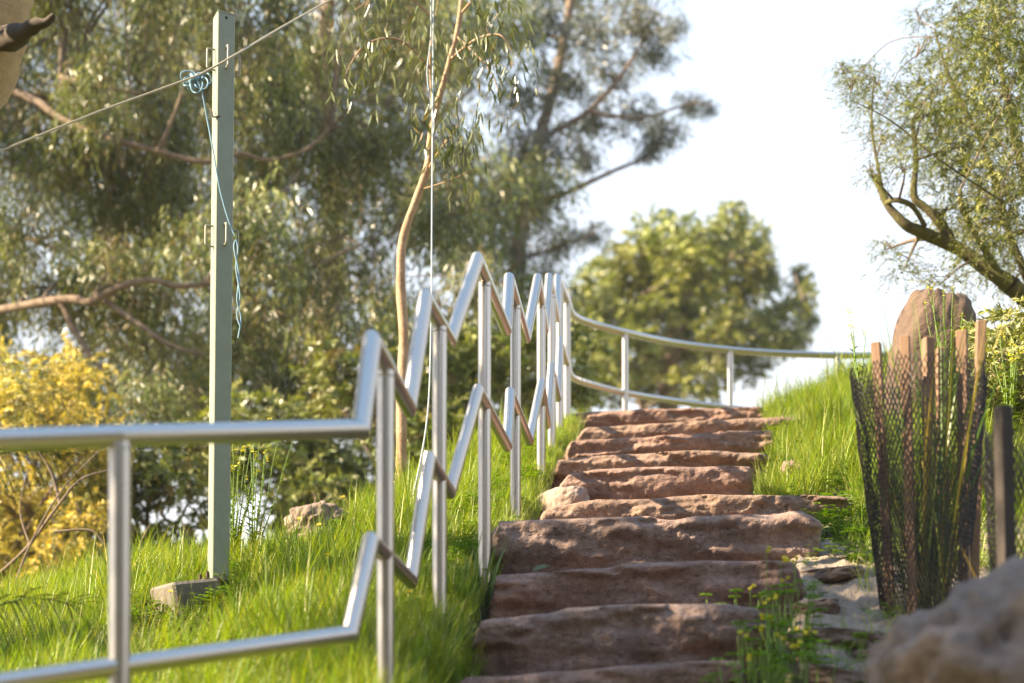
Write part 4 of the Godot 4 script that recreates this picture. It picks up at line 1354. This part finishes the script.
func build_small() -> void:
	for e in [["oxalis weed with nodding yellow flowers by the third step's end", 790, 640, 5, 4.45, 34, 0.27, 5], ["leafy oxalis weed with yellow flowers at the second step's end", 772, 668, 5, 4.25, 34, 0.24, 4], ["oxalis weed in front of the lowest step with pale yellow flowers", 800, 690, 5, 4.05, 30, 0.22, 4], ["low oxalis weed with small flowers overlapping the lowest step", 755, 696, 5, 4.0, 24, 0.20, 3], ["small clover-leaved oxalis against the third step's face", 745, 618, 5, 4.72, 16, 0.16, 1], ["oxalis sprig with one flower on the bare soil path", 832, 672, 5, 4.2, 12, 0.13, 1]]:
		var p := px(e[1], e[2], e[4])
		p.y = maxf(ground(p.x, p.z), p.y - 0.05)
		oxalis(e[0], p, e[5], e[6], e[7], "oxalis weeds beside the lower steps")
	for q in [[640, 480], [875, 545]]: pass
	var where := [[52, 562, "yellow flower at the crest before the dead branches"], [170, 640, "yellow flower below the concrete footing"], [330, 600, "yellow flower above the lower rail's straight run"], [232, 556, "yellow flower against the green post's foot"], [318, 578, "yellow flower midway between green post and zigzag rail"], [425, 612, "tall yellow flower between the second and third rail posts"], [412, 648, "low yellow flower beside the second zigzag rail post"], [345, 545, "yellow flower beside the grey crest rock"], [300, 556, "yellow flower just below the grey crest rock"], [362, 575, "yellow flower before the lower rail's first peak"], [288, 600, "yellow flower by the dry stick in the grass"], [455, 560, "yellow flower near the fourth step's grassy end"], [390, 520, "yellow flower where the pale cord meets the grass"]]
	for q in where: daisy(hit(q[0], q[1]), "small " + q[2], rr(0.12, 0.22))
	mustard("straggly flowering mustard weed growing against the green post", hit(232, 570), 0.64, 13, 0.06, 1.7)
	mustard("thin mustard weed with yellow tips leaning away from the green post", hit(252, 566), 0.64, 10, 0.10, 1.4)
	mustard("leafy weed with bright yellow flowers behind the net guards", px(1010, 440, 5.6), 0.42, 9, 0.0, 2.2)
	mustard("leafy yellow-flowered weed beside the mossy tree trunk", px(1040, 450, 5.9), 0.5, 9, 0.0, 2.2)
	mustard("leafy climbing weed with pale leaves before the upright boulder", px(948, 402, 6.6), 0.55, 8, -0.02, 2.4)
	mustard("thin straggling weed rising beside the larger net guard", px(862, 400, 6.2), 0.42, 4, -0.12, 0.7)
	# grass clump with long bright blades
	strap_plant("tussock", "bright green tussock of long blades at the crest below the wattle", "grass tuft", hit(120, 598), 60, 0.34, 0.7, 5)
	strap_plant("tussock", "coarse green tussock beside the fourth step's end", "grass tuft", hit(474, 600), 24, 0.28, 0.5, 6)
	# rocks
	stone("rock", "grey weathered rock lying on the grassy crest", "rock", px(319, 527, 6.9), Vector3(0.15, 0.11, 0.13), 3, M.boulder, 0.22, 0.0)
	stone("rock", "small brown rock peeping out of the grass beside the eighth step", "rock", px(792, 472, 6.9), Vector3(0.05, 0.05, 0.05), 4, M.rock, 0.3)
	stone("foreground_boulder", "large weathered pinkish-grey boulder in front of the net guards", "boulder", px(1010, 700, 3.05), Vector3(0.27, 0.24, 0.30), 5, M.boulder, 0.30, 0.0, Basis(Vector3.FORWARD, -0.5))
	stone("foreground_boulder", "rounded boulder top leaning behind the large weathered boulder", "boulder", px(1075, 640, 3.3), Vector3(0.20, 0.20, 0.18), 9, M.boulder, 0.25)
	stone("standing_boulder", "upright brown boulder with a flat top below the mossy tree", "boulder", px(931, 380, 7.4) , Vector3(0.215, 0.47, 0.21), 6, M.brown_rock, 0.10, 0.9, Basis(Vector3.FORWARD, 0.05))
	var slabs := [["flat sandstone slab set in the soil beside the fourth step", 826, 556, 5.25, 0.10, 0.045, 0.14, 11], ["flat grey slab in the soil beside the third step's end", 812, 584, 4.85, 0.075, 0.045, 0.10, 12], ["broad grey stone slab in the soil below the net guard", 838, 628, 4.45, 0.15, 0.05, 0.14, 13], ["low stone in the soil beside the lowest steps", 842, 672, 4.1, 0.13, 0.05, 0.12, 14], ["small angular stone on the soil at the net guard's foot", 868, 640, 4.3, 0.05, 0.035, 0.05, 15]]
	for s in slabs:
		var p := px(s[1], s[2], s[3])
		p.y = ground(p.x, p.z) + 0.012
		stone("soil_stone", s[0], "stone", p, Vector3(s[4], s[5], s[6]), s[7], M.boulder, 0.16, 0.35, Basis(Vector3.UP, rr(-1, 1)) * Basis(Vector3.FORWARD, rr(-0.2, 0.2)))
	# dead branches below the wattle
	twig("dead_branch", "bent bare branch lying in front of the golden wattle", "branch", [[[-20, 590, 8.6], [25, 550, 8.5], [55, 510, 8.4], [80, 480, 8.4], [110, 470, 8.5], [135, 462, 8.6]], [[55, 532, 8.3], [90, 530, 8.3], [105, 545, 8.3]], [[60, 505, 8.4], [50, 470, 8.5], [30, 440, 8.6]]], 0.012, 0.004, M.bark)
	twig("dead_branch", "thin leaning dry twigs rising from grass below the wattle", "branch", [[[10, 600, 8.2], [30, 545, 8.3], [62, 490, 8.3], [100, 450, 8.4]], [[30, 545, 8.3], [20, 510, 8.4], [28, 470, 8.4]]], 0.008, 0.003, M.bark)
	twig("dead_branch", "dry twig standing in the grass between the first rail posts", "branch", [[[128, 600, 7.0], [136, 560, 7.0], [142, 540, 7.0], [150, 525, 7.0]]], 0.005, 0.002, M.bark)
	twig("dead_branch", "forked dead branch poking up behind the grey crest rock", "branch", [[[270, 545, 7.9], [300, 520, 7.9], [318, 505, 7.9], [330, 495, 7.9]], [[312, 510, 7.9], [316, 498, 7.9], [312, 492, 7.9]]], 0.007, 0.003, M.bark)
	twig("dead_branch", "dry stick lying in the grass below the green post", "branch", [[[280, 640, 5.6], [292, 622, 5.62], [305, 612, 5.65], [325, 604, 5.7]]], 0.004, 0.002, M.bark)
	# dark wattle sprays reaching in
	for e in [[[[-60, 470, 4.6], [-10, 455, 4.6], [30, 450, 4.6], [62, 456, 4.6]], "dark feathery wattle spray hanging beside the top rail"], [[[-60, 620, 4.7], [-10, 608, 4.7], [30, 598, 4.7], [75, 605, 4.7]], "dark feathery wattle spray hanging low over the sunny grass"]]:
		var l := []
		for q in e[0]: l.append(px(q[0], q[1], q[2]))
		var sp := spline(l, 8)
		var root := thing("wattle_spray", e[1], "branch", sp[0])
		var g := Geo.new()
		tube(g, sp, taper(sp.size(), 0.004, 0.0015), 6)
		put("stem", g.mesh(), M.stem, root)
		for k in range(6, sp.size(), 1):
			for sd in [-1.0, 1.0]:
				g = Geo.new()
				var q := Vector3(0.5, sd * rr(0.2, 0.9) - 0.25, rr(-0.8, 0.8)).normalized()
				for j in 14:
					var p: Vector3 = sp[k] + q * 0.0075 * j + Vector3.DOWN * 0.00018 * j * j
					for s2 in [-1.0, 1.0]:
						blade(g, p, (q * 0.5 + side_of(q) * s2).normalized(), Vector3.UP, 0.018, 0.005, 0.2, 2, Color(0.022, 0.038, 0.016))
				put("frond", g.mesh(), M.fine, root)
	# odds and ends
	var lg := Geo.new()
	blade(lg, px(533, 570, 4.93) + Vector3(0, 0.0, 0), Vector3(1, 0.12, 0.2).normalized(), Vector3(0, 1, 0.7), 0.06, 0.034, -0.2, 5, Color(0.10, 0.14, 0.06))
	tag(put("fallen_leaf", lg.mesh(), M.strap), "fallen grey-green leaf lying on the third step", "leaf")
	lg = Geo.new()
	for k in 4: blade(lg, hit(236, 560) + Vector3(rr(-0.02, 0.03), 0.08 + 0.025 * k, 0.03), Vector3(rr(-1, 1), 0.4, 0.3).normalized(), Vector3(0, 1, 1), 0.035, 0.03, 0.3, 3, Color(0.6, 0.2, 0.08))
	tag(put("orange_leaves", lg.mesh(), M.orange), "crinkled orange dead leaves caught in weeds beside the green post", "dead leaf")

func _ready() -> void:
	rng.seed = 20240611
	lump.noise_type = FastNoiseLite.TYPE_SIMPLEX_SMOOTH
	lump.seed = 3
	lump.frequency = 1.0
	lump.fractal_octaves = 3
	grit.noise_type = FastNoiseLite.TYPE_SIMPLEX
	grit.seed = 8
	grit.frequency = 1.0
	grit.fractal_octaves = 3
	# camera: level, lens shifted upwards
	var cam := Camera3D.new()
	cam.name = "camera"
	add_child(cam)
	var near := 0.05
	cam.keep_aspect = Camera3D.KEEP_HEIGHT
	cam.set_frustum(683.0 / F * near, Vector2(0, (CY - 341.5) / F * near), near, 3000.0)
	cam.current = true
	# sky, exposure and lens
	var env := Environment.new()
	env.background_mode = Environment.BG_SKY
	var sm := ProceduralSkyMaterial.new()
	sm.sky_top_color = Color(0.58, 0.75, 0.94)
	sm.sky_horizon_color = Color(1.0, 0.99, 0.97)
	sm.sky_curve = 0.5
	sm.ground_bottom_color = Color(0.35, 0.36, 0.25)
	sm.ground_horizon_color = Color(0.8, 0.8, 0.75)
	sm.sky_energy_multiplier = 1.0
	sm.sun_angle_max = 25.0
	var sky := Sky.new()
	sky.sky_material = sm
	env.sky = sky
	env.background_energy_multiplier = 0.36
	env.tonemap_mode = Environment.TONE_MAPPER_LINEAR
	env.tonemap_exposure = 4.4
	env.fog_enabled = true
	env.fog_density = 0.0005
	env.fog_light_color = Color(0.93, 0.96, 1.0)
	env.sdfgi_enabled = true
	env.ssao_enabled = true
	env.ssil_enabled = true
	var we := WorldEnvironment.new()
	we.name = "environment"
	we.environment = env
	var at := CameraAttributesPhysical.new()
	at.frustum_focal_length = 50.0
	at.frustum_focus_distance = 6.2
	at.exposure_aperture = 1.65
	at.exposure_multiplier = 1.0
	we.camera_attributes = at
	add_child(we)
	var sun := DirectionalLight3D.new()
	sun.name = "sun"
	sun.light_energy = 1.6
	sun.light_color = Color(1.0, 0.92, 0.78)
	sun.light_angular_distance = 0.6
	sun.shadow_enabled = true
	add_child(sun)
	sun.look_at_from_position(sun_dir * 10.0, Vector3.ZERO)
	make_materials()
	build_ground()
	build_steps()
	build_rail()
	build_pole()
	build_trees()
	build_near_trees()
	build_guards()
	build_grass()
	build_small()
